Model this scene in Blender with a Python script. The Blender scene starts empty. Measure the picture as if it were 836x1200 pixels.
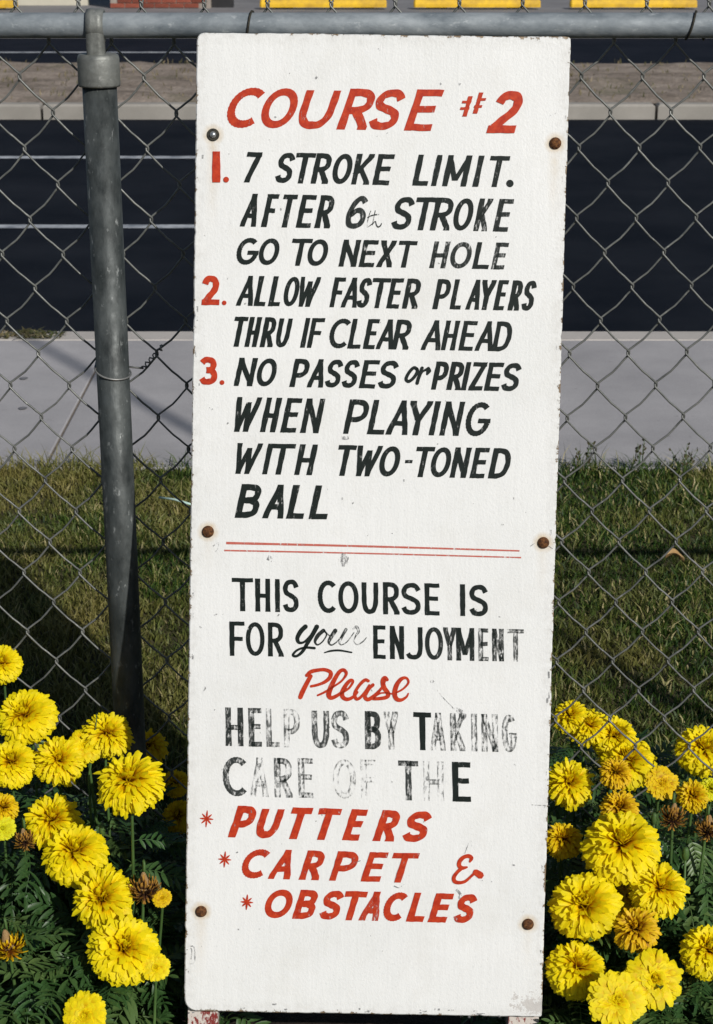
import bpy, math, random
import numpy as np
from mathutils import Vector, Matrix, noise as mnoise

SC = bpy.context.scene
COL = SC.collection
rnd = random.Random(7)
PI = math.pi

# ------------------------------------------------------------------ camera
PITCH = 19.6
FPX = 2102.0                      # focal length in photo pixels (photo 836 x 1200)
CAM = Vector((0, -2.56, 1.75))
cd = bpy.data.cameras.new('camera')
cam = bpy.data.objects.new('camera', cd)
COL.objects.link(cam)
cam.location = CAM
cam.rotation_euler = (math.radians(90 - PITCH), 0, 0)
cd.sensor_fit = 'VERTICAL'
cd.sensor_height = 36.0
cd.sensor_width = 36.0
cd.lens = FPX / 1200 * 36.0
cd.clip_start = 0.05
cd.clip_end = 2000
cd.dof.use_dof = True
cd.dof.focus_distance = 2.6
cd.dof.aperture_fstop = 20.0
SC.camera = cam

# ------------------------------------------------------------------ light
SUN = Vector((0.61, -1.0, 0.77)).normalized()
elev = math.asin(SUN.z)
azim = math.atan2(SUN.x, SUN.y)
w = bpy.data.worlds.new("World")
SC.world = w
w.use_nodes = True
nt = w.node_tree
bg = nt.nodes['Background']
sky = nt.nodes.new('ShaderNodeTexSky')
sky.sky_type = 'NISHITA'
sky.sun_disc = False
sky.sun_elevation = elev
sky.sun_rotation = azim
sky.air_density = 1.0
sky.dust_density = 0.6
nt.links.new(sky.outputs[0], bg.inputs['Color'])
bg.inputs['Strength'].default_value = 0.05
sl = bpy.data.lights.new('sun', 'SUN')
sun = bpy.data.objects.new('sun', sl)
COL.objects.link(sun)
sl.energy = 3.8
sl.angle = math.radians(0.53)
sl.color = (1.0, 0.965, 0.91)
sun.rotation_euler = (-SUN).to_track_quat('-Z', 'Y').to_euler()
sun.location = SUN * 30
SC.view_settings.view_transform = 'Standard'
SC.view_settings.look = 'None'
SC.view_settings.exposure = 0.0
SC.view_settings.gamma = 1.0

# ------------------------------------------------------------------ pixel -> place
_F = Vector((0, math.cos(math.radians(PITCH)), -math.sin(math.radians(PITCH))))
_U = Vector((0, math.sin(math.radians(PITCH)), math.cos(math.radians(PITCH))))
def ray(x, y):
    return _F + Vector((1, 0, 0)) * ((x - 418) / FPX) - _U * ((y - 600) / FPX)
def onY(x, y, Y=0.0):
    r = ray(x, y); return CAM + r * ((Y - CAM.y) / r.y)
def onZ(x, y, Z=0.0):
    r = ray(x, y); return CAM + r * ((Z - CAM.z) / r.z)

# ------------------------------------------------------------------ object helpers
def tag(o, label=None, cat=None, group=None, kind=None):
    if label: o['label'] = label
    if cat: o['category'] = cat
    if group: o['group'] = group
    if kind: o['kind'] = kind
    return o

def link(name, data, parent=None, mat=None, loc=None, rot=None, scale=None):
    o = bpy.data.objects.new(name, data)
    COL.objects.link(o)
    if mat is not None and data is not None and not len(data.materials):
        data.materials.append(mat)
    if parent is not None: o.parent = parent
    if loc is not None: o.location = loc
    if rot is not None: o.rotation_euler = rot
    if scale is not None: o.scale = (scale,) * 3 if not hasattr(scale, '__len__') else scale
    return o

def empty(name, loc=(0, 0, 0)):
    o = bpy.data.objects.new(name, None)
    COL.objects.link(o); o.location = loc
    o.empty_display_size = 0.05
    return o

class MB:
    """collects faces, with an optional float attribute per vertex"""
    def __init__(s): s.v = []; s.f = []; s.a = []; s.b = []
    def add(s, vs, fs, a=0.0, b=0.0):
        n = len(s.v)
        s.v += [tuple(p) for p in vs]
        s.a += list(a) if hasattr(a, '__len__') else [a] * len(vs)
        s.b += list(b) if hasattr(b, '__len__') else [b] * len(vs)
        s.f += [tuple(i + n for i in f) for f in fs]
    def box(s, lo, hi):
        x0, y0, z0 = lo; x1, y1, z1 = hi
        s.add([(x0,y0,z0),(x1,y0,z0),(x1,y1,z0),(x0,y1,z0),(x0,y0,z1),(x1,y0,z1),(x1,y1,z1),(x0,y1,z1)],
              [(3,2,1,0),(4,5,6,7),(0,1,5,4),(1,2,6,5),(2,3,7,6),(3,0,4,7)])
    def tube(s, pts, r, n=8, caps=True, a=0.0):
        pts = [Vector(p) for p in pts]
        rs = r if hasattr(r, '__len__') else [r] * len(pts)
        up = Vector((0.13, 0.21, 0.97)).normalized()
        vs = []; fs = []
        t0 = (pts[1] - pts[0]).normalized()
        if abs(t0.dot(up)) > .95: up = Vector((1, 0, 0))
        nrm = t0.cross(up).normalized()
        for i, p in enumerate(pts):
            t = (pts[min(i+1, len(pts)-1)] - pts[max(i-1, 0)]).normalized()
            nrm = (nrm - t * nrm.dot(t)).normalized()
            bn = t.cross(nrm)
            for k in range(n):
                an = 2 * PI * k / n
                vs.append(p + (nrm * math.cos(an) + bn * math.sin(an)) * rs[i])
        for i in range(len(pts) - 1):
            for k in range(n):
                k2 = (k + 1) % n
                fs.append((i*n+k, i*n+k2, (i+1)*n+k2, (i+1)*n+k))
        if caps:
            fs.append(tuple(range(n - 1, -1, -1)))
            fs.append(tuple((len(pts)-1)*n + k for k in range(n)))
        s.add(vs, fs, a)
    def lathe(s, prof, c=(0, 0, 0), n=32, axis='z'):
        vs = []; fs = []
        for r, z in prof:
            for k in range(n):
                an = 2 * PI * k / n
                p = (r*math.cos(an), r*math.sin(an), z)
                if axis == 'x': p = (p[2], p[0], p[1])
                if axis == 'y': p = (p[0], p[2], p[1])
                vs.append((p[0]+c[0], p[1]+c[1], p[2]+c[2]))
        for i in range(len(prof) - 1):
            for k in range(n):
                k2 = (k + 1) % n
                fs.append((i*n+k, i*n+k2, (i+1)*n+k2, (i+1)*n+k))
        fs.append(tuple(range(n)))
        fs.append(tuple((len(prof)-1)*n + k for k in range(n)))
        s.add(vs, fs)
    def mesh(s, name, smooth=False, attrs=False):
        m = bpy.data.meshes.new(name)
        m.from_pydata(s.v, [], s.f)
        if smooth: m.polygons.foreach_set('use_smooth', [True] * len(m.polygons))
        if attrs:
            for nm, arr in (('wear', s.a), ('mid', s.b)):
                at = m.attributes.new(nm, 'FLOAT', 'POINT'); at.data.foreach_set('value', arr)
        m.update()
        return m
    def obj(s, name, mat, parent=None, smooth=False, attrs=False, **k):
        return link(name, s.mesh(name, smooth, attrs), parent, mat, **k)

# ------------------------------------------------------------------ material helpers
class NG:
    def __init__(s, name, rough=0.7, metal=0.0, spec=0.4):
        s.m = bpy.data.materials.new(name); s.m.use_nodes = True
        s.t = s.m.node_tree; s.n = s.t.nodes
        s.p = s.n['Principled BSDF']
        s.p.inputs['Roughness'].default_value = rough
        s.p.inputs['Metallic'].default_value = metal
        s.p.inputs['Specular IOR Level'].default_value = spec
        s.tc = s.n.new('ShaderNodeTexCoord')
        s.co = s.tc.outputs['Object']
    def L(s, a, b): s.t.links.new(a, b)
    def put(s, inp, v):
        if isinstance(v, bpy.types.NodeSocket): s.L(v, inp)
        else: inp.default_value = v
    def mapping(s, scale, co=None):
        n = s.n.new('ShaderNodeMapping'); s.L(co or s.co, n.inputs[0]); n.inputs['Scale'].default_value = scale
        return n.outputs[0]
    def noise(s, scale=5, detail=4, rough=.55, co=None, dist=0.0, out=0):
        n = s.n.new('ShaderNodeTexNoise'); s.L(co or s.co, n.inputs['Vector'])
        n.inputs['Scale'].default_value = scale; n.inputs['Detail'].default_value = detail
        n.inputs['Roughness'].default_value = rough; n.inputs['Distortion'].default_value = dist
        return n.outputs[out]
    def voro(s, scale, co=None):
        n = s.n.new('ShaderNodeTexVoronoi'); s.L(co or s.co, n.inputs['Vector']); n.inputs['Scale'].default_value = scale
        return n.outputs[0]
    def ramp(s, f, stops):
        n = s.n.new('ShaderNodeValToRGB'); s.L(f, n.inputs[0])
        e = n.color_ramp.elements
        while len(e) < len(stops): e.new(0.5)
        for el, (p, c) in zip(e, stops):
            el.position = p
            el.color = (c, c, c, 1) if not hasattr(c, '__len__') else (*c, 1)
        return n.outputs[0]
    def mix(s, f, a, b, mode='MIX'):
        n = s.n.new('ShaderNodeMix'); n.data_type = 'RGBA'; n.blend_type = mode
        for i, v in ((0, f), (6, a), (7, b)):
            if isinstance(v, bpy.types.NodeSocket): s.L(v, n.inputs[i])
            elif i == 0: n.inputs[0].default_value = v
            else: n.inputs[i].default_value = (*v, 1) if len(v) == 3 else v
        return n.outputs[2]
    def math(s, op, a, b=0.0, c=None, clamp=False):
        n = s.n.new('ShaderNodeMath'); n.operation = op; n.use_clamp = clamp
        s.put(n.inputs[0], a); s.put(n.inputs[1], b)
        if c is not None: s.put(n.inputs[2], c)
        return n.outputs[0]
    def sep(s, co=None):
        n = s.n.new('ShaderNodeSeparateXYZ'); s.L(co or s.co, n.inputs[0]); return n.outputs
    def attr(s, name, out='Fac'):
        n = s.n.new('ShaderNodeAttribute'); n.attribute_name = name; return n.outputs[out]
    def bump(s, h, dist=0.001, strength=1.0):
        n = s.n.new('ShaderNodeBump'); s.L(h, n.inputs['Height'])
        n.inputs['Distance'].default_value = dist; n.inputs['Strength'].default_value = strength
        s.L(n.outputs[0], s.p.inputs['Normal']); return n
    def color(s, c): s.put(s.p.inputs['Base Color'], c if isinstance(c, bpy.types.NodeSocket) else (*c, 1))
    def rand(s):
        n = s.n.new('ShaderNodeObjectInfo'); return n.outputs['Random']
    def leafy(s, color, amount=0.3):
        """thin vegetable tissue lets part of the light through"""
        tr = s.n.new('ShaderNodeBsdfTranslucent'); s.L(color, tr.inputs[0])
        mx = s.n.new('ShaderNodeMixShader'); mx.inputs[0].default_value = amount
        s.L(s.p.outputs[0], mx.inputs[1]); s.L(tr.outputs[0], mx.inputs[2])
        s.L(mx.outputs[0], s.n['Material Output'].inputs['Surface'])

M = {}
def simple(name, c1, c2, scale, rough=.8, bump=0.0, bscale=None, metal=0.0, spec=.4, detail=5, var=0.0):
    g = NG(name, rough, metal, spec)
    c = g.mix(g.ramp(g.noise(scale, detail, .6), [(.32, 0), (.68, 1)]), c1, c2)
    if var:
        c = g.mix(1.0, c, g.ramp(g.rand(), [(0, 1 - var), (1, 1 + var * .3)]), 'MULTIPLY')
    g.color(c)
    if name.startswith('asphalt'): g.p.inputs['Specular IOR Level'].default_value = .04
    if bump: g.bump(g.noise(bscale or scale * 4, 6, .6), bump)
    M[name] = g.m
    return g

simple('asphalt', (.0065, .009, .0145), (.016, .019, .026), 1.3, .92, .004, 160)
simple('asphalt_far', (.009, .012, .019), (.016, .019, .028), 2.0, .92, .004, 120)
simple('lot_asphalt', (.17, .165, .17), (.24, .235, .24), 1.2, .9, .003, 90)
simple('far_ground', (.10, .09, .06), (.16, .14, .10), .3, .95)
simple('soil', (.018, .012, .008), (.040, .028, .018), 22, .95, .012, 60)
simple('thatch', (.045, .042, .016), (.10, .085, .035), 30, .95, .01, 130)
simple('road_paint', (.16, .18, .21), (.52, .54, .57), 9, .8, .001, 90)
simple('stop_yellow', (.52, .31, .03), (.86, .53, .02), 7, .6, .002, 60)
simple('cream_wall', (.50, .47, .38), (.60, .56, .46), 3, .8, .002, 60)
simple('dark_trim', (.012, .012, .014), (.03, .03, .032), 3, .6)
simple('mortar', (.26, .22, .19), (.34, .30, .26), 12, .9)
simple('brick_red', (.20, .052, .032), (.33, .085, .05), 14, .85, .003, 120, var=.35)
simple('stain_grey', (.12, .12, .13), (.20, .20, .21), 60, .9)
simple('roof_felt', (.08, .08, .085), (.12, .12, .12), 3, .9)
simple('pole_wood', (.12, .085, .055), (.20, .15, .10), 4, .9, .004, 50)
simple('tie_wire', (.16, .165, .16), (.30, .30, .29), 80, .5, metal=.5)
simple('dead_leaf', (.30, .17, .06), (.45, .30, .14), 40, .8, .001, 200)
simple('straw_plastic', (.35, .55, .50), (.5, .66, .6), 20, .4)
simple('stem_green', (.045, .10, .022), (.075, .14, .035), 30, .6, var=.2)

# concrete of kerbs and pavement
def concrete(name, c1, c2, spots=True):
    g = NG(name, .88)
    c = g.mix(g.ramp(g.noise(1.6, 6, .65), [(.3, 0), (.7, 1)]), c1, c2)
    if spots:
        sp = g.ramp(g.noise(26, 3, .5), [(.22, 1), (.30, 0)])
        c = g.mix(g.math('MULTIPLY', sp, .5), c, (.16, .15, .15))
    fine = g.ramp(g.noise(240, 3, .7), [(.3, .82), (.7, 1.1)])
    c = g.mix(1.0, c, fine, 'MULTIPLY')
    c = g.mix(1.0, c, g.ramp(g.rand(), [(0, .94), (1, 1.02)]), 'MULTIPLY')
    g.color(c)
    g.bump(g.noise(300, 4, .6), .0012)
    M[name] = g.m
concrete('pavement', (.32, .31, .318), (.45, .435, .44))
concrete('kerb', (.44, .41, .38), (.55, .51, .47))
simple('joint_dirt', (.12, .10, .08), (.20, .17, .14), 30, .95)
concrete('far_kerb', (.25, .235, .21), (.38, .355, .32))

# dry median earth
g = NG('median_dirt', .95)
c = g.mix(g.ramp(g.noise(2.2, 7, .7, g.mapping((1, 1.2, 1))), [(.35, 0), (.62, 1)]), (.20, .160, .125), (.42, .345, .285))
c = g.mix(g.ramp(g.noise(1.1, 5, .7), [(.56, 0), (.68, .5)]), c, (.12, .125, .05))
c = g.mix(1.0, c, g.ramp(g.noise(26, 5, .75), [(.25, .5), (.7, 1.25)]), 'MULTIPLY')
g.color(c); g.bump(g.noise(30, 6, .7), .03)
M['median_dirt'] = g.m

# galvanised steel
def galv(name, dark, mid, light, metal, rough, scl=(1, 1, 1), k=1.0):
    g = NG(name, rough, metal, .5)
    co = g.mapping(scl)
    c = g.mix(g.ramp(g.noise(38 * k, 6, .65, co), [(.33, 0), (.66, 1)]), dark, mid)
    sp = g.ramp(g.noise(95 * k, 5, .7, co), [(.60, 0), (.72, 1)])
    c = g.mix(g.math('MULTIPLY', sp, .65), c, light)
    c = g.mix(g.ramp(g.noise(9, 3, .5, co), [(.35, .0), (.7, .35)]), c, dark)
    g.color(c)
    g.put(g.p.inputs['Roughness'], g.ramp(g.noise(60, 4), [(.3, rough - .12), (.7, rough + .12)]))
    g.bump(g.noise(130, 5, .6, co), .0006)
    M[name] = g.m
    return g
galv('galv_post', (.018, .023, .023), (.095, .106, .105), (.46, .48, .47), .30, .56, (1, 1, .45))
galv('galv_rail', (.13, .155, .175), (.31, .34, .36), (.50, .53, .54), .15, .62, (.6, 1, 1), .8)
galv('galv_cap', (.14, .145, .135), (.29, .30, .28), (.5, .5, .48), .4, .5)
galv('galv_wire', (.10, .105, .10), (.22, .225, .21), (.42, .42, .39), .3, .5)

# rusty bolt heads
g = NG('rust', .85, .2)
g.color(g.ramp(g.noise(260, 5, .7), [(.3, (.020, .008, .004)), (.5, (.10, .038, .012)), (.72, (.28, .12, .035))]))
g.bump(g.noise(500, 4), .0008); M['rust'] = g.m
simple('bolt_steel', (.30, .32, .33), (.55, .57, .58), 300, .35, metal=.8)
simple('washer_dark', (.012, .012, .010), (.05, .045, .03), 300, .7, metal=.2)

# grass and leaves: colour by a random value stored on every blade
def blade_mat(name, stops, rough=.55, tr=.25, patch=None, dry=False):
    g = NG(name, rough, 0, .35)
    c = g.ramp(g.attr('tint'), stops)
    if patch:
        nz_ = g.noise(patch[0], 4, .6)
        if dry:      # the lawn is drier towards the left
            nz_ = g.math('ADD', nz_, g.math('MULTIPLY', g.sep()[0], -.075))
        pt = g.ramp(nz_, [(.46, 0), (.68, 1)])
        c = g.mix(g.math('MULTIPLY', pt, patch[2]), c, patch[1])
    g.color(c); g.leafy(c, tr); M[name] = g.m
blade_mat('lawn_blades', [(0, (.010, .032, .005)), (.32, (.034, .080, .011)), (.58, (.080, .130, .019)), (.78, (.21, .215, .055)), (1, (.50, .43, .22))], patch=(2.4, (.26, .215, .065), .75), dry=True)
blade_mat('dry_blades', [(0, (.05, .07, .02)), (.5, (.16, .14, .06)), (1, (.36, .29, .18))])

g = NG('marigold_leaf', .42, 0, .5)
c = g.mix(g.ramp(g.noise(30, 4), [(.3, 0), (.7, 1)]), (.022, .060, .015), (.058, .135, .036))
c = g.mix(g.ramp(g.rand(), [(.45, 0), (1, .8)]), c, (.11, .17, .05))
c = g.mix(1.0, c, g.ramp(g.rand(), [(0, .6), (.4, 1.1)]), 'MULTIPLY')
g.color(c); g.leafy(c, .22); M['marigold_leaf'] = g.m

def petal_mat(name, base, midc, tipc, tr=.38, rough=.55):
    g = NG(name, rough, 0, .25)
    c = g.ramp(g.attr('wear'), [(0, base), (.30, base), (.60, midc), (.80, tipc)])
    v = g.ramp(g.attr('mid'), [(0, .86), (1, 1.05)])
    c = g.mix(1.0, c, v, 'MULTIPLY')
    g.color(c); g.leafy(c, tr); M[name] = g.m
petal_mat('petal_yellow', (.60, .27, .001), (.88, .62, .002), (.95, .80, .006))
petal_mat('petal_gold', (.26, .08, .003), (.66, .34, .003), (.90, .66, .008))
petal_mat('petal_old', (.16, .045, .004), (.48, .21, .006), (.84, .56, .010), .3)
petal_mat('petal_wilted', (.045, .018, .010), (.15, .065, .022), (.42, .22, .035), .15, .8)
petal_mat('petal_fresh', (.40, .30, .005), (.72, .60, .006), (.86, .84, .02))

# ================================================================== ground
def slab_object(name, lo, hi, mat, parent=None, bev=0.0):
    m = MB(); x0, y0, z0 = lo; x1, y1, z1 = hi
    if bev:
        b = bev
        m.add([(x0,y0,z0),(x1,y0,z0),(x1,y1,z0),(x0,y1,z0),
               (x0,y0,z1-b),(x1,y0,z1-b),(x1,y1,z1-b),(x0,y1,z1-b),
               (x0+b,y0+b,z1),(x1-b,y0+b,z1),(x1-b,y1-b,z1),(x0+b,y1-b,z1)],
              [(3,2,1,0),(0,1,5,4),(1,2,6,5),(2,3,7,6),(3,0,4,7),
               (4,5,9,8),(5,6,10,9),(6,7,11,10),(7,4,8,11),(8,9,10,11)])
    else: m.box(lo, hi)
    return m.obj(name, M[mat], parent)

o = MB(); o.add([(-600,-600,-.15),(600,-600,-.15),(600,900,-.15),(-600,900,-.15)], [(0,1,2,3)])
tag(o.obj('ground', M['far_ground']), kind='structure')
lawn = tag(slab_object('lawn_ground', (-40, .20, -.149), (40, 2.73, 0), 'thatch'), kind='structure')
bed = MB()
NX, NY = 90, 40
vs = []; fs = []
for j in range(NY + 1):
    for i in range(NX + 1):
        x = -2.6 + 5.6 * i / NX; y = -1.5 + 1.7 * j / NY
        e = min(1, min(j, NY - j) / 3)
        vs.append((x, y, .004 + e * (.02 + .018 * mnoise.noise(Vector((x*9, y*9, 0))) + .01 * mnoise.noise(Vector((x*31, y*31, 3))))))
for j in range(NY):
    for i in range(NX):
        a = j*(NX+1)+i; fs.append((a, a+1, a+NX+2, a+NX+1))
bed.add(vs, fs)
tag(bed.obj('flower_bed', M['soil'], smooth=True), kind='structure')
tag(slab_object('course_ground', (-40, -30, -.149), (40, .198, 0), 'soil'), kind='structure')

# pavement slabs; the joint seen at the left of the sign fixes their spacing
pv = empty('pavement', (0, 0, 0)); tag(pv, kind='structure')
jx = -.97
for k in range(-9, 10):
    x0 = jx + k * 2.5
    slab_object('slab', (x0 + .004, 2.732, -.148), (x0 + 2.496, 4.342, .012), 'pavement', pv, .004)
tag(slab_object('joint_fill', (-24, 2.735, -.1485), (26, 4.34, .006), 'joint_dirt'), kind='structure')
kb = empty('kerb', (0, 4.35, 0)); tag(kb, kind='structure')
for k in range(-6, 7):
    x0 = jx + k * 3.05
    slab_object('kerb_stone', (x0 + .004, -.004, -.148), (x0 + 3.046, .14, .013), 'kerb', kb, .006)
tag(slab_object('road', (-60, 4.492, -.149), (60, 12.12, -.12), 'asphalt'), kind='structure')
kb2 = empty('median_kerb', (0, 12.124, 0)); tag(kb2, kind='structure')
fx = onZ(38, 130).x
for k in range(-8, 9):
    x0 = fx + k * 2.475
    slab_object('kerb_stone', (x0 + .012, 0, -.148), (x0 + 2.463, .16, .0), 'far_kerb', kb2, .018)
md = MB(); vs = []; fs = []; NX, NY = 160, 26
for j in range(NY + 1):
    for i in range(NX + 1):
        x = -14 + 28 * i / NX; y = 12.286 + 3.25 * j / NY
        e = min(1, min(j, NY - j) / 2)
        vs.append((x, y, -.012 + e * (.03 + .035 * mnoise.noise(Vector((x*1.5, y*2, 0))) + .02 * mnoise.noise(Vector((x*6, y*6, 3))))))
for j in range(NY):
    for i in range(NX):
        a = j*(NX+1)+i; fs.append((a, a+1, a+NX+2, a+NX+1))
md.add(vs, fs); tag(md.obj('median_strip', M['median_dirt'], smooth=True), kind='structure')
slab_object('median_bank', (-60, 12.286, -.148), (60, 15.54, -.03), 'median_dirt')['kind'] = 'structure'
tag(slab_object('far_road', (-60, 15.545, -.149), (60, 19.70, -.12), 'asphalt_far'), kind='structure')
tag(slab_object('parking_lot', (-60, 19.705, -.149), (60, 60, 0), 'lot_asphalt'), kind='structure')

# lane lines on the left (they end behind the sign)
def line_on_road(y, wd, x0, x1, z=-.116):
    m = MB(); n = 60; vs = []; fs = []
    for i in range(n + 1):
        x = x0 + (x1 - x0) * i / n; j1 = rnd.uniform(-.004, .004); j2 = rnd.uniform(-.004, .004)
        vs += [(x, y - wd/2 + j1, z), (x, y + wd/2 + j2, z)]
    for i in range(n): fs.append((2*i, 2*i+2, 2*i+3, 2*i+1))
    m.add(vs, fs); tag(m.obj('lane_line', M['road_paint']), kind='structure')
line_on_road(7.46, .105, -9, -.1)
line_on_road(10.06, .115, -11, .2)
line_on_road(17.85, .12, -16, .3)

# ================================================================== lawn grass
def blades(name, n, xr, yr, hmin, hmax, wd, mat, seed, zf=0.0, dens=None, lean=.6, parent=None, gap=None):
    r = np.random.default_rng(seed)
    x = r.uniform(xr[0], xr[1], n); y = r.uniform(yr[0], yr[1], n)
    f = (np.sin(x*7.1 + 1.3*np.sin(y*5)) + np.sin(y*9.3 + 2.1*np.sin(x*4.4)) + np.sin((x+y)*17) * .6 + np.sin((x*1.7-y)*29)*.5)
    if gap is not None:
        keep = r.random(n) < np.clip(gap + .35 * f, 0.05, 1)
        x, y, f = x[keep], y[keep], f[keep]; n = len(x)
    h = r.uniform(hmin, hmax, n) * (1 + .16 * f)
    a = r.uniform(0, 2*np.pi, n); wv = r.uniform(.6, 1.3, n) * wd
    az = r.uniform(0, 2*np.pi, n); ln = r.uniform(.1, lean * 1.5, n) * h
    dx, dy = np.cos(az) * ln, np.sin(az) * ln
    cx, cy = np.cos(a) * wv / 2, np.sin(a) * wv / 2
    z = np.full(n, zf)
    P = np.empty((n, 5, 3))
    P[:, 0] = np.c_[x-cx, y-cy, z]; P[:, 1] = np.c_[x+cx, y+cy, z]
    P[:, 2] = np.c_[x+cx*.85+dx*.35, y+cy*.85+dy*.35, z+h*.6]; P[:, 3] = np.c_[x-cx*.85+dx*.35, y-cy*.85+dy*.35, z+h*.6]
    P[:, 4] = np.c_[x+dx, y+dy, z+h*.97]
    b = (np.arange(n) * 5)[:, None]
    tri = np.concatenate([b + np.array([[0,1,2]]), b + np.array([[0,2,3]]), b + np.array([[3,2,4]])], axis=1).reshape(-1)
    nt_ = n * 3
    m = bpy.data.meshes.new(name)
    m.vertices.add(n*5); m.vertices.foreach_set('co', P.reshape(-1))
    m.loops.add(nt_*3); m.loops.foreach_set('vertex_index', tri.astype(np.int32))
    m.polygons.add(nt_); m.polygons.foreach_set('loop_start', np.arange(nt_, dtype=np.int32)*3)
    m.polygons.foreach_set('loop_total', np.full(nt_, 3, dtype=np.int32))
    m.update(calc_edges=True)
    t = np.clip(r.beta(1.7, 2.4, n) + .07 * f + np.where(r.random(n) < .12, .45, 0), 0, 1)
    at = m.attributes.new('tint', 'FLOAT', 'POINT'); at.data.foreach_set('value', np.repeat(t, 5))
    return link(name, m, parent, M[mat])
o = blades('lawn_grass', 200000, (-2.0, 2.1), (.10, 2.76), .012, .034, .0040, 'lawn_blades', 1, lean=.8)
tag(o, 'mown green and straw coloured lawn between fence and pavement', 'grass', kind='stuff')
o = blades('lawn_edge_grass', 2600, (-2.1, 2.3), (2.62, 2.78), .03, .075, .0034, 'lawn_blades', 5, lean=.9)
tag(o, 'longer grass tufts leaning over the pavement edge', 'grass', kind='stuff')
o = blades('median_grass', 4500, (-5, 5), (12.4, 15.4), .02, .05, .010, 'dry_blades', 3, zf=.01, gap=.25)
tag(o, 'sparse dry grass on the dirt median', 'grass', kind='stuff')

# ================================================================== chain link fence
fence = empty('chain_link_fence', (0, 0, 0))
tag(fence, 'galvanised chain link fence with round posts and top rail behind the sign', 'fence')
W2, HH = .0879 / 2, .1003
def warp(x, z):
    q = Vector((x * 2.3, z * 2.9, 4.1))
    d = .0055 * mnoise.noise(q); e = .005 * mnoise.noise(q + Vector((9, 3, 1))); f_ = .010 * mnoise.noise(q * .5 + Vector((3, 8, 2)))
    return x + d, .036 + f_, z + e
def node(j, i):
    x = .361 + W2 * j
    z = 1.329 + HH * i + (HH / 2 if j % 2 else 0)
    return x, z
WR = .0016
for j in range(-58, 50):
    pts = []
    # from the top end down; nodes alternate between column j and j+1
    seq = []
    for i in range(3, -14, -1):
        seq.append((j, i)); seq.append((j + 1, i))
    nodes = [(c, *node(c, i)) for c, i in seq]
    nodes = sorted(nodes, key=lambda t: -t[2])
    nodes = [t for t in nodes if .03 < t[2] < 1.60]
    top = nodes[0]
    s = 1 if top[0] == j else -1
    ph = 0 if s > 0 else PI
    for q in range(6):          # the twisted ends standing above the rail
        a = ph + (5 - q) * 1.3
        x, y, z = warp(top[1], top[2])
        pts.append((x + .0026 * math.cos(a), y + .0026 * math.sin(a), z + .004 + .006 * (5 - q)))
    for k in range(len(nodes) - 1):
        c0, x0, z0 = nodes[k]; c1, x1, z1 = nodes[k + 1]
        side = 1 if c1 > c0 else -1           # going right (front of the weave) or left (back)
        yy = -.0024 if side > 0 else .0024
        out0 = -.0015 * side
        wx, wy, wz = warp(x0, z0)
        pts.append((wx + out0 * .9, wy - yy * .5, wz + .0027))
        pts.append((wx + out0, wy, wz))
        pts.append((wx + out0 * .9, wy + yy * .5, wz - .0027))
        for t in (.14, .3, .5, .7, .86):
            x = x0 + (x1 - x0) * t; z = z0 - .0027 + (z1 - z0 + .0054) * t
            bow = math.sin(PI * t) * (.0042 if side < 0 else .0012)
            wx, wy, wz = warp(x, z)
            pts.append((wx, wy + yy * min(1, math.sin(PI * t) * 2.4), wz - bow + (.0008 if t > .5 else -.0008)))
    m = MB(); m.tube(pts, WR, 6)
    m.obj('wire', M['galv_wire'], fence, smooth=True)

# top rail with a swaged joint, posts, caps
RZ, RR = 1.552, .0172
m = MB()
m.lathe([(RR, -3.6), (RR, -1.9), (RR, 0), (RR, 2), (RR, 4.4)], (0, 0, RZ), 28, 'x')
m.obj('top_rail', M['galv_rail'], fence, smooth=False)
for p in fence.children:
    if p.name.startswith('top_rail'): p.data.polygons.foreach_set('use_smooth', [len(f.vertices) == 4 for f in p.data.polygons])
for px in (-.359, -3.409, 2.691):
    m = MB(); m.lathe([(.0242, -.02), (.0242, .6), (.0242, 1.47)], (px, 0, 0), 28)
    me = m.mesh('post'); me.polygons.foreach_set('use_smooth', [len(f.vertices) == 4 for f in me.polygons])
    po = link('post', me, fence, M['galv_post'])
    # loop cap: a cup over the post, a neck and an eye around the rail
    c = MB()
    c.lathe([(.0250, 1.4705), (.0290, 1.4700), (.0296, 1.473), (.0292, 1.508), (.0278, 1.5125), (.0250, 1.5140), (.006, 1.5150)], (px, 0, 0), 32)
    ring_n = 28
    vs = []; fs = []
    for k in range(ring_n):
        a = 2 * PI * k / ring_n
        for (r_, x_) in ((RR + .0006, -.0115), (RR + .0048, -.0120), (RR + .0066, -.004), (RR + .0054, 0), (RR + .0066, .004), (RR + .0048, .0120), (RR + .0006, .0115)):
            vs.append((px - .001 + x_, r_ * math.cos(a), RZ + r_ * math.sin(a)))
    for k in range(ring_n):
        for q in range(7):
            q2 = (q + 1) % 7; k2 = (k + 1) % ring_n
            fs.append((k*7+q, k*7+q2, k2*7+q2, k2*7+q))
    c.add(vs, fs)
    vs = []
    prof = [(-.0120, -.0195), (-.0040, -.0222), (0, -.0208), (.0040, -.0222), (.0120, -.0195), (.0115, .004), (-.0115, .004)]
    zs = [1.5125, 1.520, 1.530, 1.545]
    for z in zs:
        for (x_, y_) in prof: vs.append((px - .001 + x_, y_, z))
    fs = []
    for k in range(len(zs) - 1):
        for q in range(7):
            q2 = (q + 1) % 7; fs.append((k*7+q, k*7+q2, (k+1)*7+q2, (k+1)*7+q))
    c.add(vs, fs)
    cm = c.mesh('cap'); cm.polygons.foreach_set('use_smooth', [len(f.vertices) == 4 for f in cm.polygons])
    link('cap', cm, po, M['galv_cap'])
    if px == -.359: pass

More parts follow.
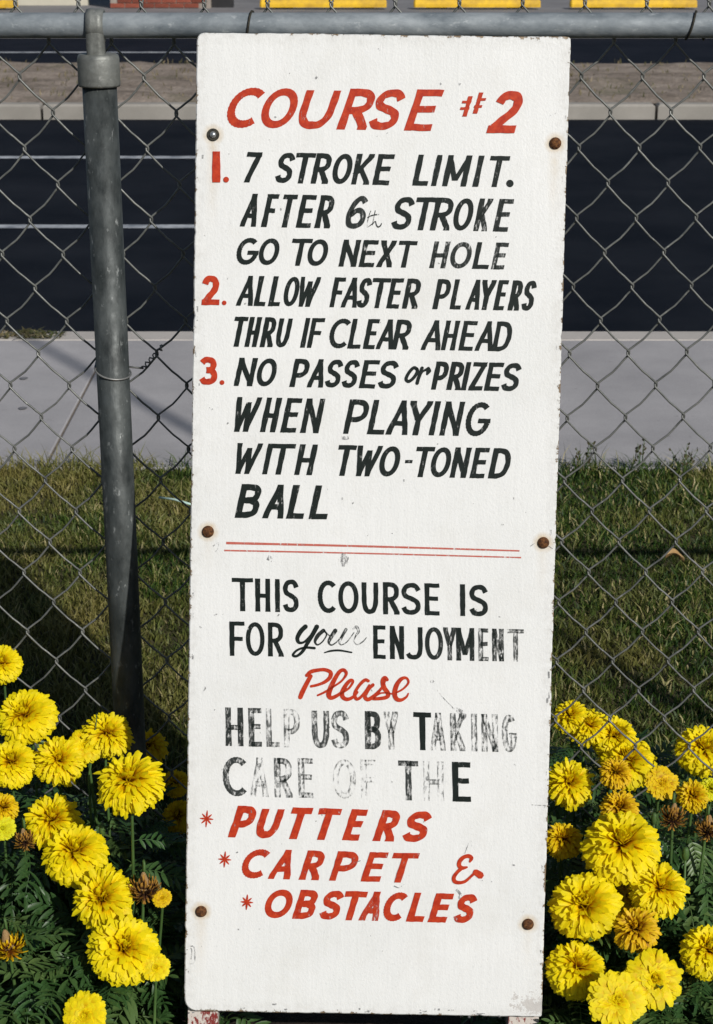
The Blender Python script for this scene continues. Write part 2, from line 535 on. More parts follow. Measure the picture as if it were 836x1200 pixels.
# aluminium ties: two over the rail, one round the post
def rail_tie(x, slant):
    pts = []
    for k in range(15):
        a = -PI * .9 + k / 14 * PI * 1.75
        pts.append((x + slant * k / 14, (RR + .002) * math.cos(a + PI/2) * -1, RZ + (RR + .002) * math.sin(a + PI/2)))
    m = MB(); m.tube(pts, .0016, 6)
    end = Vector(pts[-1])
    m.tube([end, end + Vector((.004, .012, -.004)), end + Vector((.010, .020, .004)), end + Vector((.004, .024, .010))], .0016, 6)
    m.obj('tie', M['washer_dark'], fence, smooth=True)
rail_tie(onY(289, 40).x, .016); rail_tie(onY(803, 40).x, .026); rail_tie(-1.2, .014); rail_tie(1.5, .014)
zt = onY(130, 437).z
m = MB(); pts = []
for k in range(21):
    a = PI * 1.18 + k / 20 * PI * 1.25 - PI * .12
    pts.append((-.359 + (.0262) * math.cos(a), .0262 * math.sin(a), zt + .004 - .010 * math.sin(PI * k / 20) + .004 * (1 - k / 20)))
pts = [(-.386, .034, zt + .014)] + pts + [(-.318, .034, zt - .002)]
m.tube(pts, .0015, 6)
tw = Vector((-.318, .034, zt - .002)); d = Vector((.024, 0, .027)); tp = []
for k in range(26):
    a = k * 1.3; tp.append(tw + d * (k / 25) * 1.25 + Vector((-.707, 0, .707)) * .0036 * math.cos(a) + Vector((0, 1, 0)) * .0036 * math.sin(a))
m.tube(tp, .0012, 5)
m.obj('tie', M['tie_wire'], fence, smooth=True)

# ================================================================== the sign
dn = Vector((-.02087, -.25419, -.96693)).normalized()
uu = Vector((.99985, -.01389, -.00993))
vv = -dn
uu = (uu - vv * uu.dot(vv)).normalized()
nn = uu.cross(vv).normalized()            # out of the board's front, towards the camera
if nn.y > 0: nn = -nn
P0 = Vector((.03, -.0375, 1.552))
ORG = P0 + dn * (P0.z / -dn.z)
def px2s(x, y):
    r = ray(x, y); t = (P0 - CAM).dot(nn) / r.dot(nn)
    p = CAM + r * t - ORG
    return p.dot(uu), p.dot(vv)
sign = empty('rules_sign')
SM = Matrix((( uu.x, -nn.x, vv.x, ORG.x), (uu.y, -nn.y, vv.y, ORG.y), (uu.z, -nn.z, vv.z, ORG.z), (0, 0, 0, 1)))
sign.matrix_world = SM
tag(sign, 'tall white hand painted mini golf rules board headed COURSE #2 leaning on the fence', 'sign')

# board material: white paint, chipped to wood along the edges, rust stained under the bolts
BC = [px2s(231, 38), px2s(669, 43), px2s(635, 1192), px2s(216, 1185)]
cu = sum(c_[0] for c_ in BC) / 4; cv = sum(c_[1] for c_ in BC) / 4
BOLTS = [px2s(*q) for q in ((250, 158), (651, 168), (244, 623), (637, 636), (236, 1068), (619, 1083))]
g = NG('sign_paint', .5, 0, .4)
X, Y_, Z = g.sep()
base = g.mix(g.ramp(g.noise(4, 5, .6), [(.3, 0), (.7, 1)]), (.735, .74, .725), (.79, .79, .775))
# a faint warm to cool drift in the old paint and vertical brush streaks
streak = g.ramp(g.noise(60, 5, .65, g.mapping((3, 1, .22))), [(.3, .955), (.7, 1.02)])
base = g.mix(1.0, base, streak, 'MULTIPLY')
dirt = g.ramp(g.noise(210, 5, .8), [(.56, 0), (.74, .5)])
base = g.mix(dirt, base, (.42, .42, .41))
big = g.ramp(g.noise(7, 7, .75), [(.50, 0), (.74, .30)])
base = g.mix(big, base, (.55, .53, .47))
# edge distance
hu0 = (BC[0][0] + BC[3][0]) / 2; hu1 = (BC[1][0] + BC[2][0]) / 2
e1 = g.math('MINIMUM', g.math('SUBTRACT', X, hu0), g.math('SUBTRACT', hu1, X))
ez = g.math('MINIMUM', g.math('SUBTRACT', Z, (BC[2][1] + BC[3][1]) / 2), g.math('SUBTRACT', (BC[0][1] + BC[1][1]) / 2, Z))
ed = g.math('MINIMUM', e1, ez)
nz = g.noise(70, 6, .75)
chip = g.math('LESS_THAN', g.math('ADD', ed, g.math('MULTIPLY', g.math('SUBTRACT', .60, nz), .040)), .0032)
grime = g.math('SUBTRACT', 1.0, g.math('DIVIDE', ed, .02), clamp=True)
base = g.mix(g.math('MULTIPLY', grime, g.ramp(nz, [(.42, 0), (.7, .5)])), base, (.40, .38, .34))
# bolts: rust halo and run
for (bu, bv), st in zip(BOLTS, (1.0, .8, .35, .5, .7, .4)):
    ax = g.math('SUBTRACT', X, bu); az_ = g.math('SUBTRACT', Z, bv)
    rr = g.math('SQRT', g.math('ADD', g.math('MULTIPLY', ax, ax), g.math('MULTIPLY', az_, az_)))
    halo = g.math('MULTIPLY', g.math('SUBTRACT', 1.0, g.math('DIVIDE', rr, .0165), clamp=True), 1.3)
    run = g.math('MULTIPLY', g.math('SUBTRACT', 1.0, g.math('DIVIDE', g.math('ABSOLUTE', ax), .011), clamp=True),
                 g.math('MULTIPLY', g.math('LESS_THAN', az_, 0.0), g.math('SUBTRACT', 1.0, g.math('DIVIDE', g.math('ABSOLUTE', az_), .10 * st + .03), clamp=True)))
    mk = g.math('MULTIPLY', g.math('MAXIMUM', halo, g.math('MULTIPLY', run, .45 * st)), g.ramp(g.noise(90, 4, .6), [(.3, .35), (.6, 1)]), clamp=True)
    base = g.mix(mk, base, (.50, .34, .13))
# bare grey patch in the bottom right corner
ax = g.math('DIVIDE', g.math('SUBTRACT', X, px2s(622, 1178)[0]), .060)
az_ = g.math('DIVIDE', g.math('SUBTRACT', Z, px2s(622, 1178)[1]), .036)
rr = g.math('ADD', g.math('SQRT', g.math('ADD', g.math('MULTIPLY', ax, ax), g.math('MULTIPLY', az_, az_))), g.math('MULTIPLY', g.math('SUBTRACT', nz, .5), 2.6))
base = g.mix(g.math('MULTIPLY', g.math('LESS_THAN', rr, .34), .65), base, g.mix(g.noise(60, 5, .7, g.mapping((.3, 1, 2))), (.28, .25, .23), (.60, .56, .52)))
wood = g.mix(g.ramp(g.noise(120, 5, .7, g.mapping((1, 1, .15))), [(.3, 0), (.7, 1)]), (.13, .085, .05), (.40, .31, .21))
base = g.mix(chip, base, wood)
g.color(base)
grain = g.noise(330, 5, .65, g.mapping((1, 1, .6)))
h = g.math('ADD', g.math('MULTIPLY', grain, .5), g.math('MULTIPLY', g.math('SUBTRACT', 1.0, chip), .8))
g.bump(h, .0010)
M['sign_paint'] = g.m

g = NG('sign_edge', .8)     # board edges: old red and white coats over wood
ce = g.ramp(g.noise(26, 5, .7, g.mapping((1, 1, .35))), [(.36, (.14, .09, .06)), (.46, (.42, .33, .25)), (.52, (.62, .60, .56)), (.62, (.60, .58, .54)), (.66, (.42, .045, .05)), (1, (.42, .045, .05))])
g.color(ce); g.bump(g.noise(160, 5, .7), .0015)
M['sign_edge'] = g.m

g = NG('leg_paint', .7)
k1 = g.ramp(g.noise(34, 6, .75, g.mapping((1, 1, .5))), [(.46, 0), (.50, 1)])
g.color(g.mix(k1, (.20, .022, .018), (.58, .53, .48)))
g.bump(g.noise(90, 5, .7), .0015); M['leg_paint'] = g.m

# outline with a slightly ragged, rounded edge
def outline():
    out = []
    rad = [.012, .004, .004, .022]
    n = len(BC)
    for i in range(n):
        p = Vector((*BC[i], 0)); a = Vector((*BC[i-1], 0)); b = Vector((*BC[(i+1) % n], 0))
        da = (a - p).normalized(); db = (b - p).normalized(); r_ = rad[i]
        for t in np.linspace(0, 1, 7):
            q = p + da * r_ * (1 - t) ** 2 + db * r_ * t ** 2
            out.append((q.x, q.y))
        e = p + db * r_; f_ = b - (b - p).normalized() * rad[(i+1) % n]
        L = (f_ - e).length; k = int(L / .006); nd = Vector((db.y, -db.x, 0))
        for s_ in range(1, k):
            q = e.lerp(f_, s_ / k)
            wob = .0008 * mnoise.noise(Vector((q.x * 14, q.y * 14, 1))) + .0006 * mnoise.noise(Vector((q.x * 90, q.y * 90, 2)))
            if mnoise.noise(Vector((q.x * 60, q.y * 60, 7))) > .48: wob -= .0013
            q += nd * -wob
            out.append((q.x, q.y))
    return out
ol = outline()
N = len(ol)
cen = Vector((cu, cv))
def inset(d):
    r_ = []
    for i in range(N):
        a = Vector(ol[i-1]); b = Vector(ol[(i+1) % N]); t = (b - a).normalized(); nr = Vector((-t.y, t.x))
        p = Vector(ol[i])
        if (cen - p).dot(nr) < 0: nr = -nr
        r_.append(p + nr * d)
    return r_
TH = .015
m = MB()
i1 = inset(.0016)
vs = [(p[0], 0.0, p[1]) for p in i1] + [(p[0], .0016, p[1]) for p in ol] + [(p[0], TH, p[1]) for p in ol]
fs = [tuple(range(N))]
for k in range(N):
    k2 = (k + 1) % N
    fs.append((k, N + k, N + k2, k2)); fs.append((N + k, 2*N + k, 2*N + k2, N + k2))
fs.append(tuple(range(3*N - 1, 2*N - 1, -1)))
m.add(vs, fs)
me = m.mesh('board')
me.materials.append(M['sign_paint']); me.materials.append(M['sign_edge'])
mi = [0] + [0, 1] * N + [0]
me.polygons.foreach_set('material_index', mi)
board = link('board', me, sign)

# legs run down behind the board into the bed
for (xa, xb) in ((219, 254), (597, 633)):
    u0 = px2s(xa, 1195)[0]; u1 = px2s(xb, 1196)[0]
    m = MB(); vtop = px2s(400, 300)[1]
    zs = np.linspace(-.10, vtop, 30); vs = []; fs = []
    for k, z in enumerate(zs):
        for (a, b) in ((u0, TH + .0005), (u1, TH + .0005), (u1, TH + .036), (u0, TH + .036)):
            vs.append((a + rnd.uniform(-.0006, .0006), b, z))
    for k in range(len(zs) - 1):
        for q in range(4): fs.append((k*4+q, k*4+(q+1) % 4, (k+1)*4+(q+1) % 4, (k+1)*4+q))
    fs += [(3, 2, 1, 0), tuple((len(zs)-1)*4 + q for q in range(4))]
    m.add(vs, fs); m.obj('leg', M['leg_paint'], sign)

# bolts: the first is a bright new bolt in a washer, the others are rusty domes
for i, (bu, bv) in enumerate(BOLTS):
    m = MB()
    if i == 0:
        m.lathe([(.0086, 0), (.0086, -.0012), (.0080, -.0018), (.0040, -.0018)], (bu, 0, bv), 24, 'y')
        b = m.obj('bolt', M['washer_dark'], sign, smooth=False); b['label'] = 'bright bolt head in a dark washer'
        h = MB(); h.lathe([(.0044, -.0016), (.0044, -.0032), (.0030, -.0048), (.0012, -.0054)], (bu, 0, bv), 18, 'y')
        h.obj('head', M['bolt_steel'], b, smooth=True)
    else:
        r0 = (.0, .0082, .0084, .0082, .0082, .0082)[i]
        m.lathe([(r0, .0004), (r0, -.0012), (r0 * .92, -.0030), (r0 * .68, -.0048), (r0 * .30, -.0058)], (bu, 0, bv), 20, 'y')
        m.obj('bolt', M['rust'], sign, smooth=True)

# ---------------------------------------------------------------- lettering
def paint(name, col, col2, thin):
    g = NG(name, .5, 0, .22)
    c = g.mix(g.ramp(g.noise(120, 5, .7), [(.3, 0), (.7, 1)]), col, col2)
    mid = g.attr('mid'); wear = g.attr('wear')
    # worn paint lets the board show through: holes grow with the wear stored on each letter
    n1 = g.noise(300, 5, .75, g.mapping((1, 1, .35)))
    n2 = g.noise(45, 4, .6)
    v = g.math('ADD', g.math('MULTIPLY', n1, .66), g.math('MULTIPLY', n2, .34))
    thr = g.math('ADD', thin, g.math('MULTIPLY', wear, g.math('ADD', .125, g.math('MULTIPLY', mid, .105))))
    al = g.math('MULTIPLY', g.math('SUBTRACT', v, thr), 8.5, clamp=True)
    al = g.math('MULTIPLY', al, g.math('SUBTRACT', 1.0, g.math('MULTIPLY', wear, .36)), clamp=True)
    g.color(c)
    tr = g.n.new('ShaderNodeBsdfTransparent'); mx = g.n.new('ShaderNodeMixShader')
    g.L(al, mx.inputs[0]); g.L(tr.outputs[0], mx.inputs[1]); g.L(g.p.outputs[0], mx.inputs[2])
    g.L(mx.outputs[0], g.n['Material Output'].inputs['Surface'])
    M[name] = g.m
paint('black_paint', (.003, .0065, .005), (.008, .015, .0125), .30)
paint('red_paint', (.34, .015, .004), (.57, .058, .014), .30)
paint('line_paint', (.48, .10, .07), (.56, .16, .12), .35)
paint('scuff_paint', (.16, .16, .16), (.34, .34, .34), .47)

def cat(pts, n=7, closed=False):
    P = [Vector(p) for p in pts]
    if len(P) == 2: return P
    Q = ([P[-1]] + P + [P[0], P[1]]) if closed else ([P[0]*2 - P[1]] + P + [P[-1]*2 - P[-2]])
    out = []
    for i in range(1, len(Q) - 2):
        p0, p1, p2, p3 = Q[i-1:i+3]
        for k in range(n):
            t = k / n
            out.append(.5 * ((2*p1) + (p2-p0)*t + (2*p0-5*p1+4*p2-p3)*t*t + (3*p1-p0-3*p2+p3)*t**3))
    if not closed: out.append(P[-1])
    else: out.append(out[0].copy())
    return out
def ell(a0, a1, n=26, px=2.1):
    o_ = []
    for k in range(n + 1):
        a = math.radians(a0 + (a1 - a0) * k / n); c_, s_ = math.cos(a), math.sin(a)
        o_.append((.5 + .5 * math.copysign(abs(c_) ** (2/px), c_), .5 + .5 * math.copysign(abs(s_) ** (2/px), s_)))
    return o_
# kinds: S slanted/upright stroke cut level, H level bar (flag: r = reach the right edge), C curve
bowlR = [(0, 1), (.5, 1), (.86, .93), (.98, .76), (.9, .58), (.55, .47), (0, .46)]
G_ = {
 'A': [('S', 0, 0, .56, 1), ('S', 1, 0, .56, 1), ('H', .22, .86, .30)],
 'B': [('S', 0, 0, 0, 1), ('C', [(0, 1), (.5, 1), (.85, .94), (.93, .77), (.82, .6), (.5, .53), (0, .53)]), ('C', [(.3, .53), (.6, .52), (.92, .43), (1, .27), (.9, .08), (.5, 0), (0, 0)])],
 'C': [('C', ell(48, 312))],
 'D': [('S', 0, 0, 0, 1), ('C', [(0, 1), (.45, 1), (.82, .9), (1, .62), (.98, .35), (.8, .1), (.42, 0), (0, 0)])],
 'E': [('S', 0, 0, 0, 1), ('H', 0, 1.0, 1, 'r'), ('H', 0, .86, .53, 'r'), ('H', 0, 1.0, 0, 'r')],
 'F': [('S', 0, 0, 0, 1), ('H', 0, 1.0, 1, 'r'), ('H', 0, .82, .50, 'r')],
 'G': [('C', ell(48, 345)), ('H', .5, 1, .44, 'r')],
 'H': [('S', 0, 0, 0, 1), ('S', 1, 0, 1, 1), ('H', 0, 1, .48)],
 'I': [('S', .5, 0, .5, 1)],
 'J': [('C', [(1, 1.06), (1, .7), (1, .28), (.84, .06), (.5, 0), (.16, .03), (0, .13)])],
 'K': [('S', 0, 0, 0, 1), ('S', 0, .32, 1, 1), ('S', .30, .54, 1, 0)],
 'L': [('S', 0, 0, 0, 1), ('H', 0, 1.0, 0, 'r')],
 'M': [('S', 0, 0, 0, 1), ('S', 1, 0, 1, 1), ('S', 0, 1, .48, .12), ('S', 1, 1, .48, .12)],
 'N': [('S', 0, 0, 0, 1), ('S', 1, 0, 1, 1), ('S', 0, 1, 1, 0)],
 'O': [('O', ell(90, 450))],
 'P': [('S', 0, 0, 0, 1), ('C', [(0, 1), (.5, 1), (.86, .93), (1, .73), (.9, .52), (.55, .41), (0, .40)])],
 'R': [('S', 0, 0, 0, 1), ('C', bowlR), ('S', .42, .47, 1, 0)],
 'S': [('C', [(1, .80), (.82, .96), (.5, 1), (.16, .93), (.02, .75), (.14, .6), (.5, .51), (.86, .40), (.98, .23), (.84, .06), (.48, 0), (.14, .05), (0, .19)])],
 'T': [('S', .5, 0, .5, 1), ('H', 0, 1, 1, 'b')],
 'U': [('C', [(0, 1.06), (0, .65), (.03, .26), (.22, .04), (.5, 0), (.76, .05), (.96, .28), (1, .65), (1, 1.06)])],
 'W': [('S', 0, 1, .20, 0), ('S', .20, 0, .52, .92), ('S', .52, .92, .62, 0), ('S', .62, 0, 1, 1)],
 'X': [('S', 0, 0, 1, 1), ('S', 0, 1, 1, 0)],
 'Y': [('S', 0, 1, .5, .42), ('S', 1, 1, .5, .42), ('S', .5, 0, .5, .52)],
 'Z': [('H', 0, 1, 1, 'b'), ('H', 0, 1, 0, 'b'), ('S', 0, 0, 1, 1)],
 '2': [('C', [(0, .76), (.14, .94), (.5, 1), (.86, .92), (.96, .72), (.82, .50), (.42, .26), (.05, .03)]), ('H', 0, 1, 0, 'b')],
 '3': [('C', [(0, .86), (.2, .98), (.5, 1), (.84, .92), (.90, .73), (.74, .57), (.36, .53)]), ('C', [(.36, .53), (.78, .49), (1, .30), (.88, .07), (.5, 0), (.18, .02), (0, .16)])],
 '6': [('C', [(.96, .86), (.76, .99), (.48, .98), (.16, .74), (0, .36), (.12, .07), (.48, 0), (.86, .08), (1, .30), (.84, .52), (.50, .57), (.10, .40)])],
 '7': [('H', 0, 1, 1, 'b'), ('S', .26, 0, 1, 1)],
 '#': [('S', .30, 0, .30, .92), ('S', .76, .04, .76, 1), ('h', -.02, .42, .62), ('h', -.02, .42, .30), ('h', .66, 1.08, .76), ('h', .62, 1.0, .40)],
 '-': [('H', 0, 1, .5)],
}
def ribbon(pts, wd, fat=0):
    """three columns of points along a centre line; wd: width or list"""
    P = [Vector((p[0], p[1])) for p in pts]; n = len(P); rows = []
    for i, p in enumerate(P):
        t = (P[min(i+1, n-1)] - P[max(i-1, 0)])
        t = t.normalized() if t.length > 1e-6 else Vector((1, 0)); nr = Vector((-t.y, t.x))
        w_ = wd[i] if hasattr(wd, '__len__') else wd
        if fat: w_ = w_ * fat
        rows.append([p + nr * w_/2, p, p - nr * w_/2])
    return rows
def glyph(ch, w_, h, sw, jit=0.0):
    """list of ribbons in letter pixels: x right, y up"""
    hx = hy = sw / 2
    def X(x): return hx + x * max(w_ - 2*hx, .01)
    def Y(y): return hy + y * (h - 2*hy)
    out = []
    for st in G_[ch]:
        if st[0] == 'S':
            x0, y0, x1, y1 = X(st[1]), Y(st[2]), X(st[3]), Y(st[4])
            if y0 > y1: x0, y0, x1, y1 = x1, y1, x0, y0
            L = math.hypot(x1-x0, y1-y0); k = min(sw * L / max(abs(y1-y0), .1), sw * 1.5)
            if ch in 'MNWAK' and abs(x1-x0) > 1: k *= .92
            ext = lambda yy, top: (h if top else 0) if abs(yy - (Y(1) if top else Y(0))) < .01 else yy
            ya, yb = ext(y0, False), ext(y1, True)
            rows = []
            nseg = 6
            for q in range(nseg + 1):
                t = q / nseg; yy = ya + (yb - ya) * t
                xx = x0 + (x1 - x0) * ((yy - y0) / (y1 - y0))
                xx = x0 if yy < y0 else (x1 if yy > y1 else xx)
                jw = k/2 * (1 + jit * rnd.uniform(-.10, .10))
                rows.append([Vector((xx - jw, yy)), Vector((xx, yy)), Vector((xx + jw, yy))])
            out.append(rows)
        elif st[0] in 'Hh':
            x0, x1, y = X(st[1]), X(st[2]), Y(st[3])
            fl = st[4] if len(st) > 4 else ''
            th = sw * (.86 if st[0] == 'H' else .62)
            if 'r' in fl or 'b' in fl: x1 += hx
            if 'b' in fl: x0 -= hx
            if fl and st[3] in (0, 1): y = h - th/2 if st[3] == 1 else th/2
            out.append(ribbon([(x0 + (x1-x0)*q/4, y + jit * rnd.uniform(-.04, .04) * sw) for q in range(5)], th))
        elif st[0] == 'O':
            pts = [(X(a), Y(b)) for a, b in st[1]]
            r_ = ribbon(pts, sw * .94)
            tt = (Vector(pts[1]) - Vector(pts[-2])).normalized(); nr = Vector((-tt.y, tt.x)) * sw * .47
            r_[0] = [Vector(pts[0]) + nr, Vector(pts[0]), Vector(pts[0]) - nr]; r_[-1] = [v.copy() for v in r_[0]]
            out.append(r_)
        else:
            pts = cat([(X(a), Y(b)) for a, b in st[1]], 6)
            n = len(pts)
            wds = [sw * (.97 + jit * .05 * math.sin(i * .9)) for i in range(n)]
            out.append(ribbon(pts, wds))
    return out
_layer = [0]
def emit(mb, ribs, wear):
    """ribs are in photo pixels; lay them on the board's plane"""
    for rows in ribs:
        _layer[0] = (_layer[0] + 1) % 23
        yo = -.00035 - .00004 * _layer[0]
        vs = []; mids = []
        for r_ in rows:
            for k, p in enumerate(r_):
                u, v = px2s(p.x, p.y); vs.append((u, yo, v)); mids.append(1.0 if k == 1 else 0.0)
        fs = []
        for i in range(len(rows) - 1):
            for k in range(2):
                a = i*3 + k; fs.append((a, a+1, a+4, a+3))
        mb.add(vs, fs, wear, mids)
def text_line(label, letters, y0, y1, slant, sw, mat, wear=.0, x0=None, x1=None, mb=None):
    """letters: (char, left, right[, wear]); y0=(top,bottom) at the left end, y1 at the right end"""
    mb = MB(); word = ''; prev = None; colour = 'red' if mat == Rr else 'black'
    def flush():
        o_ = mb.obj('lettering', M[mat], board, attrs=True); o_['label'] = colour + ' painted ' + ('word ' if len(word) > 2 else 'figure or word ') + word
    xa = letters[0][1] if x0 is None else x0; xb = letters[-1][2] if x1 is None else x1
    for L in letters:
        if prev is not None and L[1] - prev > 5.5 and L[0] != '.':
            flush(); mb = MB(); word = ''
        prev = L[2]; word += L[0]
        ch, bx0, bx1 = L[:3]; wr = L[3] if len(L) > 3 else wear
        f_ = ((bx0 + bx1)/2 - xa) / max(xb - xa, 1)
        top = y0[0] + (y1[0] - y0[0]) * f_; bot = y0[1] + (y1[1] - y0[1]) * f_
        if ch == '-': top, bot = (top+bot)/2 - 2.3, (top+bot)/2 + 2.3
        if ch == '.':
            r_ = (bx1 - bx0)/2; c_ = ((bx0+bx1)/2, bot - r_)
            ring = [[Vector((c_[0] - r_*math.sin(a), c_[1] - r_*math.cos(a))), Vector((c_[0], c_[1] - r_*math.cos(a))), Vector((c_[0] + r_*math.sin(a), c_[1] - r_*math.cos(a)))] for a in np.linspace(0.02, PI - .02, 12)]
            emit(mb, [ring], wr); continue
        h = bot - top; w_ = (bx1 - bx0) - slant * h * .6; s_ = sw * (.72 if ch == '-' else 1)
        w_ = max(w_, s_ + .2); st = rnd.getstate()
        for it in range(5):
            rnd.setstate(st)
            ribs = glyph(ch, w_, h, s_, 1.0)
            xs = [p.x + slant * p.y for r_ in ribs for q in r_ for p in q]
            bw = max(xs) - min(xs)
            if ch == 'I':
                break
            w_ = max(w_ + (bx1 - bx0) - bw, s_ + .2)
        off = (bx0 + bx1)/2 - (max(xs) + min(xs))/2
        tilt = (y1[1] - y0[1]) / max(xb - xa, 1)
        ribs = [[[Vector((p.x + slant * p.y + off, bot - p.y + (p.x - w_/2) * tilt)) for p in q] for q in r_] for r_ in ribs]
        emit(mb, ribs, wr)
    flush()
def script(label, strokes, mat, wear=.0, fat=1.2):
    mb = MB()
    for st in strokes:
        pts, wd = st[0], st[1]; wr = st[2] if len(st) > 2 else wear
        P = cat(pts, 7)
        if hasattr(wd, '__len__'):
            n = len(P); wl = [float(np.interp(i / (n-1), np.linspace(0, 1, len(wd)), wd)) for i in range(n)]
        else: wl = [wd] * len(P)
        rows = ribbon(P, wl, fat)
        # rounded brush ends
        for end in (0, -1):
            w_ = wl[end] * fat; a = rows[end]; d_ = (P[0] - P[1]) if end == 0 else (P[-1] - P[-2])
            d_ = Vector(d_[:2]).normalized() * w_ * .35
            cap = [a[0].lerp(a[1], .5) + d_, a[1] + d_, a[2].lerp(a[1], .5) + d_]
            if end == 0: rows.insert(0, cap)
            else: rows.append(cap)
        emit(mb, [rows], wr)
    o_ = mb.obj('lettering', M[mat], board, attrs=True)
    if label: o_['label'] = label
    return o_

D_ = 'black_paint'; Rr = 'red_paint'
text_line('red title reading COURSE #2',
 [('C',266.1,310.8),('O',306.3,349.5),('U',350.3,400.3),('R',394.2,440),('S',432.6,475.3),('E',473.4,521.3)], (102.4,149.7), (105.2,153.6), .34, 9.2, Rr, .12, x0=266, x1=521)
text_line('small red number mark of the title', [('#',539,570)], (108.4,136.6), (108.4,136.6), .30, 5.0, Rr, .05)
text_line('red figure 2 of the title', [('2',570,613)], (106.3,155.8), (106.3,155.8), .30, 10.5, Rr, .05)
text_line('red item number 1.', [('I',249,258.7),('.',262,268.7)], (177.4,213.7), (177.6,213.9), 0.0, 9.2, Rr, .05)
text_line('black words 7 STROKE LIMIT.',
 [('7',285.8,308.2),('S',322.6,346.4),('T',347.2,371.4),('R',364.2,389.3),('O',389.9,413.5),('K',411.6,440),('E',436.6,463.4),('L',483.5,502.3),('I',505,519.3),('M',518.4,554.3),('I',552.5,569.6),('T',574.2,598.4),('.',593.4,602.2)],
 (178.2,213.7), (183,219.5), .215, 6.3, D_, .1)
text_line('black words AFTER 6 STROKE',
 [('A',281,302.8),('F',305.9,328.3),('T',330.1,349.8),('E',346.8,372),('R',368.3,392.4),('6',405.5,431.8,.35),('S',459,486.4),('T',488.2,513),('R',504,532),('O',531.5,555.2),('K',554.7,579,.3),('E',577.6,602.8,.3)],
 (226.8,265.4), (233.4,271.6), .215, 6.3, D_, .08)
text_line('black words GO TO NEXT HOLE',
 [('G',277.4,303.7),('O',303.7,327.9),('T',342.4,367.4),('O',360.8,385),('N',396.8,424),('E',420.5,444.5),('X',440.5,466),('T',467.6,490),('H',502.9,528.7,.35),('O',527.9,553.2,.35),('L',553.2,573.4),('E',575.3,597,.4)],
 (278.4,310), (284.5,315.8), .21, 5.7, D_, .1)
text_line('red item number 2.', [('2',236.3,257.6),('.',260.4,265.8)], (322.6,357.4), (322.8,357.6), .02, 7.6, Rr, .05)
text_line('black words ALLOW FASTER PLAYERS',
 [('A',276.6,297),('L',297.7,311.6),('L',314.3,328.6),('O',332.6,351.4),('W',350,376.9),('F',386.2,406),('A',399.4,419.4),('S',418.3,436.4),('T',437,459.3),('E',452.7,474.3),('R',471.5,493.8),('P',506.9,528.9),('L',527,540.5),('A',545.2,563.5),('Y',564.4,582.8),('E',577.9,597.2),('R',595,613.3),('S',611.6,629.2)],
 (323,358), (329,364.2), .20, 5.6, D_, .06)
text_line('black words THRU IF CLEAR AHEAD',
 [('T',274,292),('H',286.8,308),('R',304.6,324.3),('U',323.7,343.7),('I',350.8,365.2),('F',359.8,381.8),('C',386.2,411.8),('L',407,423.2),('E',425.6,446),('A',440.5,461.3),('R',459.6,483),('A',493.2,516.6),('H',516.6,540.1),('E',537.2,560.6),('A',556.2,577.6),('D',576.6,600.5)],
 (371,406), (377,411.8), .20, 5.6, D_, .05)
text_line('red item number 3.', [('3',233.7,255),('.',257.7,263.3)], (417.9,450.8), (418.1,451), .03, 7.2, Rr, .05)
text_line('black words NO PASSES and PRIZES',
 [('N',274.4,303),('O',301.4,324.9),('P',339.3,363.4),('A',359.8,379.8),('S',380.9,402.6),('S',400.6,422),('E',420.5,446.2),('S',443,467.7),('P',505.3,526.5),('R',523,544.5),('I',539.6,553.3),('Z',548.7,572.2),('E',567.3,591.6),('S',587.8,611.5)],
 (419,452), (425.5,458.5), .21, 5.8, D_, .05)
text_line('black words WHEN PLAYING',
 [('W',274.7,308),('H',304.7,331.3),('E',328.4,355),('N',351.6,381.8),('P',402.4,433),('L',430,451),('A',451.8,478),('Y',481.3,508.4),('I',501,518.7),('N',514.7,545.8),('G',545.8,575.3)],
 (465,505.6), (471.5,511.5), .21, 6.4, D_, .12)
text_line('black words WITH TWO-TONED',
 [('W',276,309),('I',306.8,321.3),('T',318.7,347.6),('H',345,373),('T',396.8,419.2),('W',417.4,449.5),('O',445,469.5),('-',474.7,484),('T',487.9,510.8),('O',505,529.2),('N',526.8,553.7),('E',550.3,574.7),('D',572,599)],
 (519,555), (525.5,561), .21, 6.2, D_, .12)
text_line('black word BALL', [('B',275.3,306.8),('A',307.4,333),('L',335.3,356.8),('L',362,384.5)], (567,606.6), (569,608.4), .22, 7.4, D_, .12)
text_line('black words THIS COURSE IS',
 [('T',271.8,297),('H',299,317.4),('I',322.6,328.4),('S',331.8,350.3),('C',372.6,394.2),('O',396.8,420.5),('U',424,443.7),('R',449,468.7),('S',470.8,493.2),('E',497.6,515.5),('I',539.2,545.8),('S',550.5,572)],
 (677,716), (685.3,722.3), -.01, 5.7, D_, .1)
text_line('black words FOR ENJOYMENT, worn at the right',
 [('F',269.2,287,.1),('O',288.4,310.3,.15),('R',314.2,333.2,.15),('E',437.4,452.4,.05),('N',457,474,.05),('J',476,495.8,.1),('O',498.4,519.5,.3),('Y',519.5,535,.4),('M',534.7,556.3,.25),('E',560.8,573,.6),('N',576.6,591,.55),('T',594.5,614.2,.7)],
 (728,768.2), (737.5,775.5), -.01, 5.5, D_)
text_line('black words HELP US BY TAKING, badly worn',
 [('H',264.2,285.8,.45),('E',291,307.4,.55),('L',312,328.4,.85),('P',332.6,351.6,.92),('U',365.3,386.3,.65),('S',388.4,409.5,.65),('B',427.9,447,.45),('Y',449.7,466.8,.8),('T',484.5,505.5,.1),('A',504.5,522.6,.8),('K',527.4,545.8,.8),('I',552.4,559.7,.85),('N',564.2,584.5,.85),('G',588.4,606.3,.85)],
 (828.7,874), (837.5,881.5), -.02, 6.8, D_)
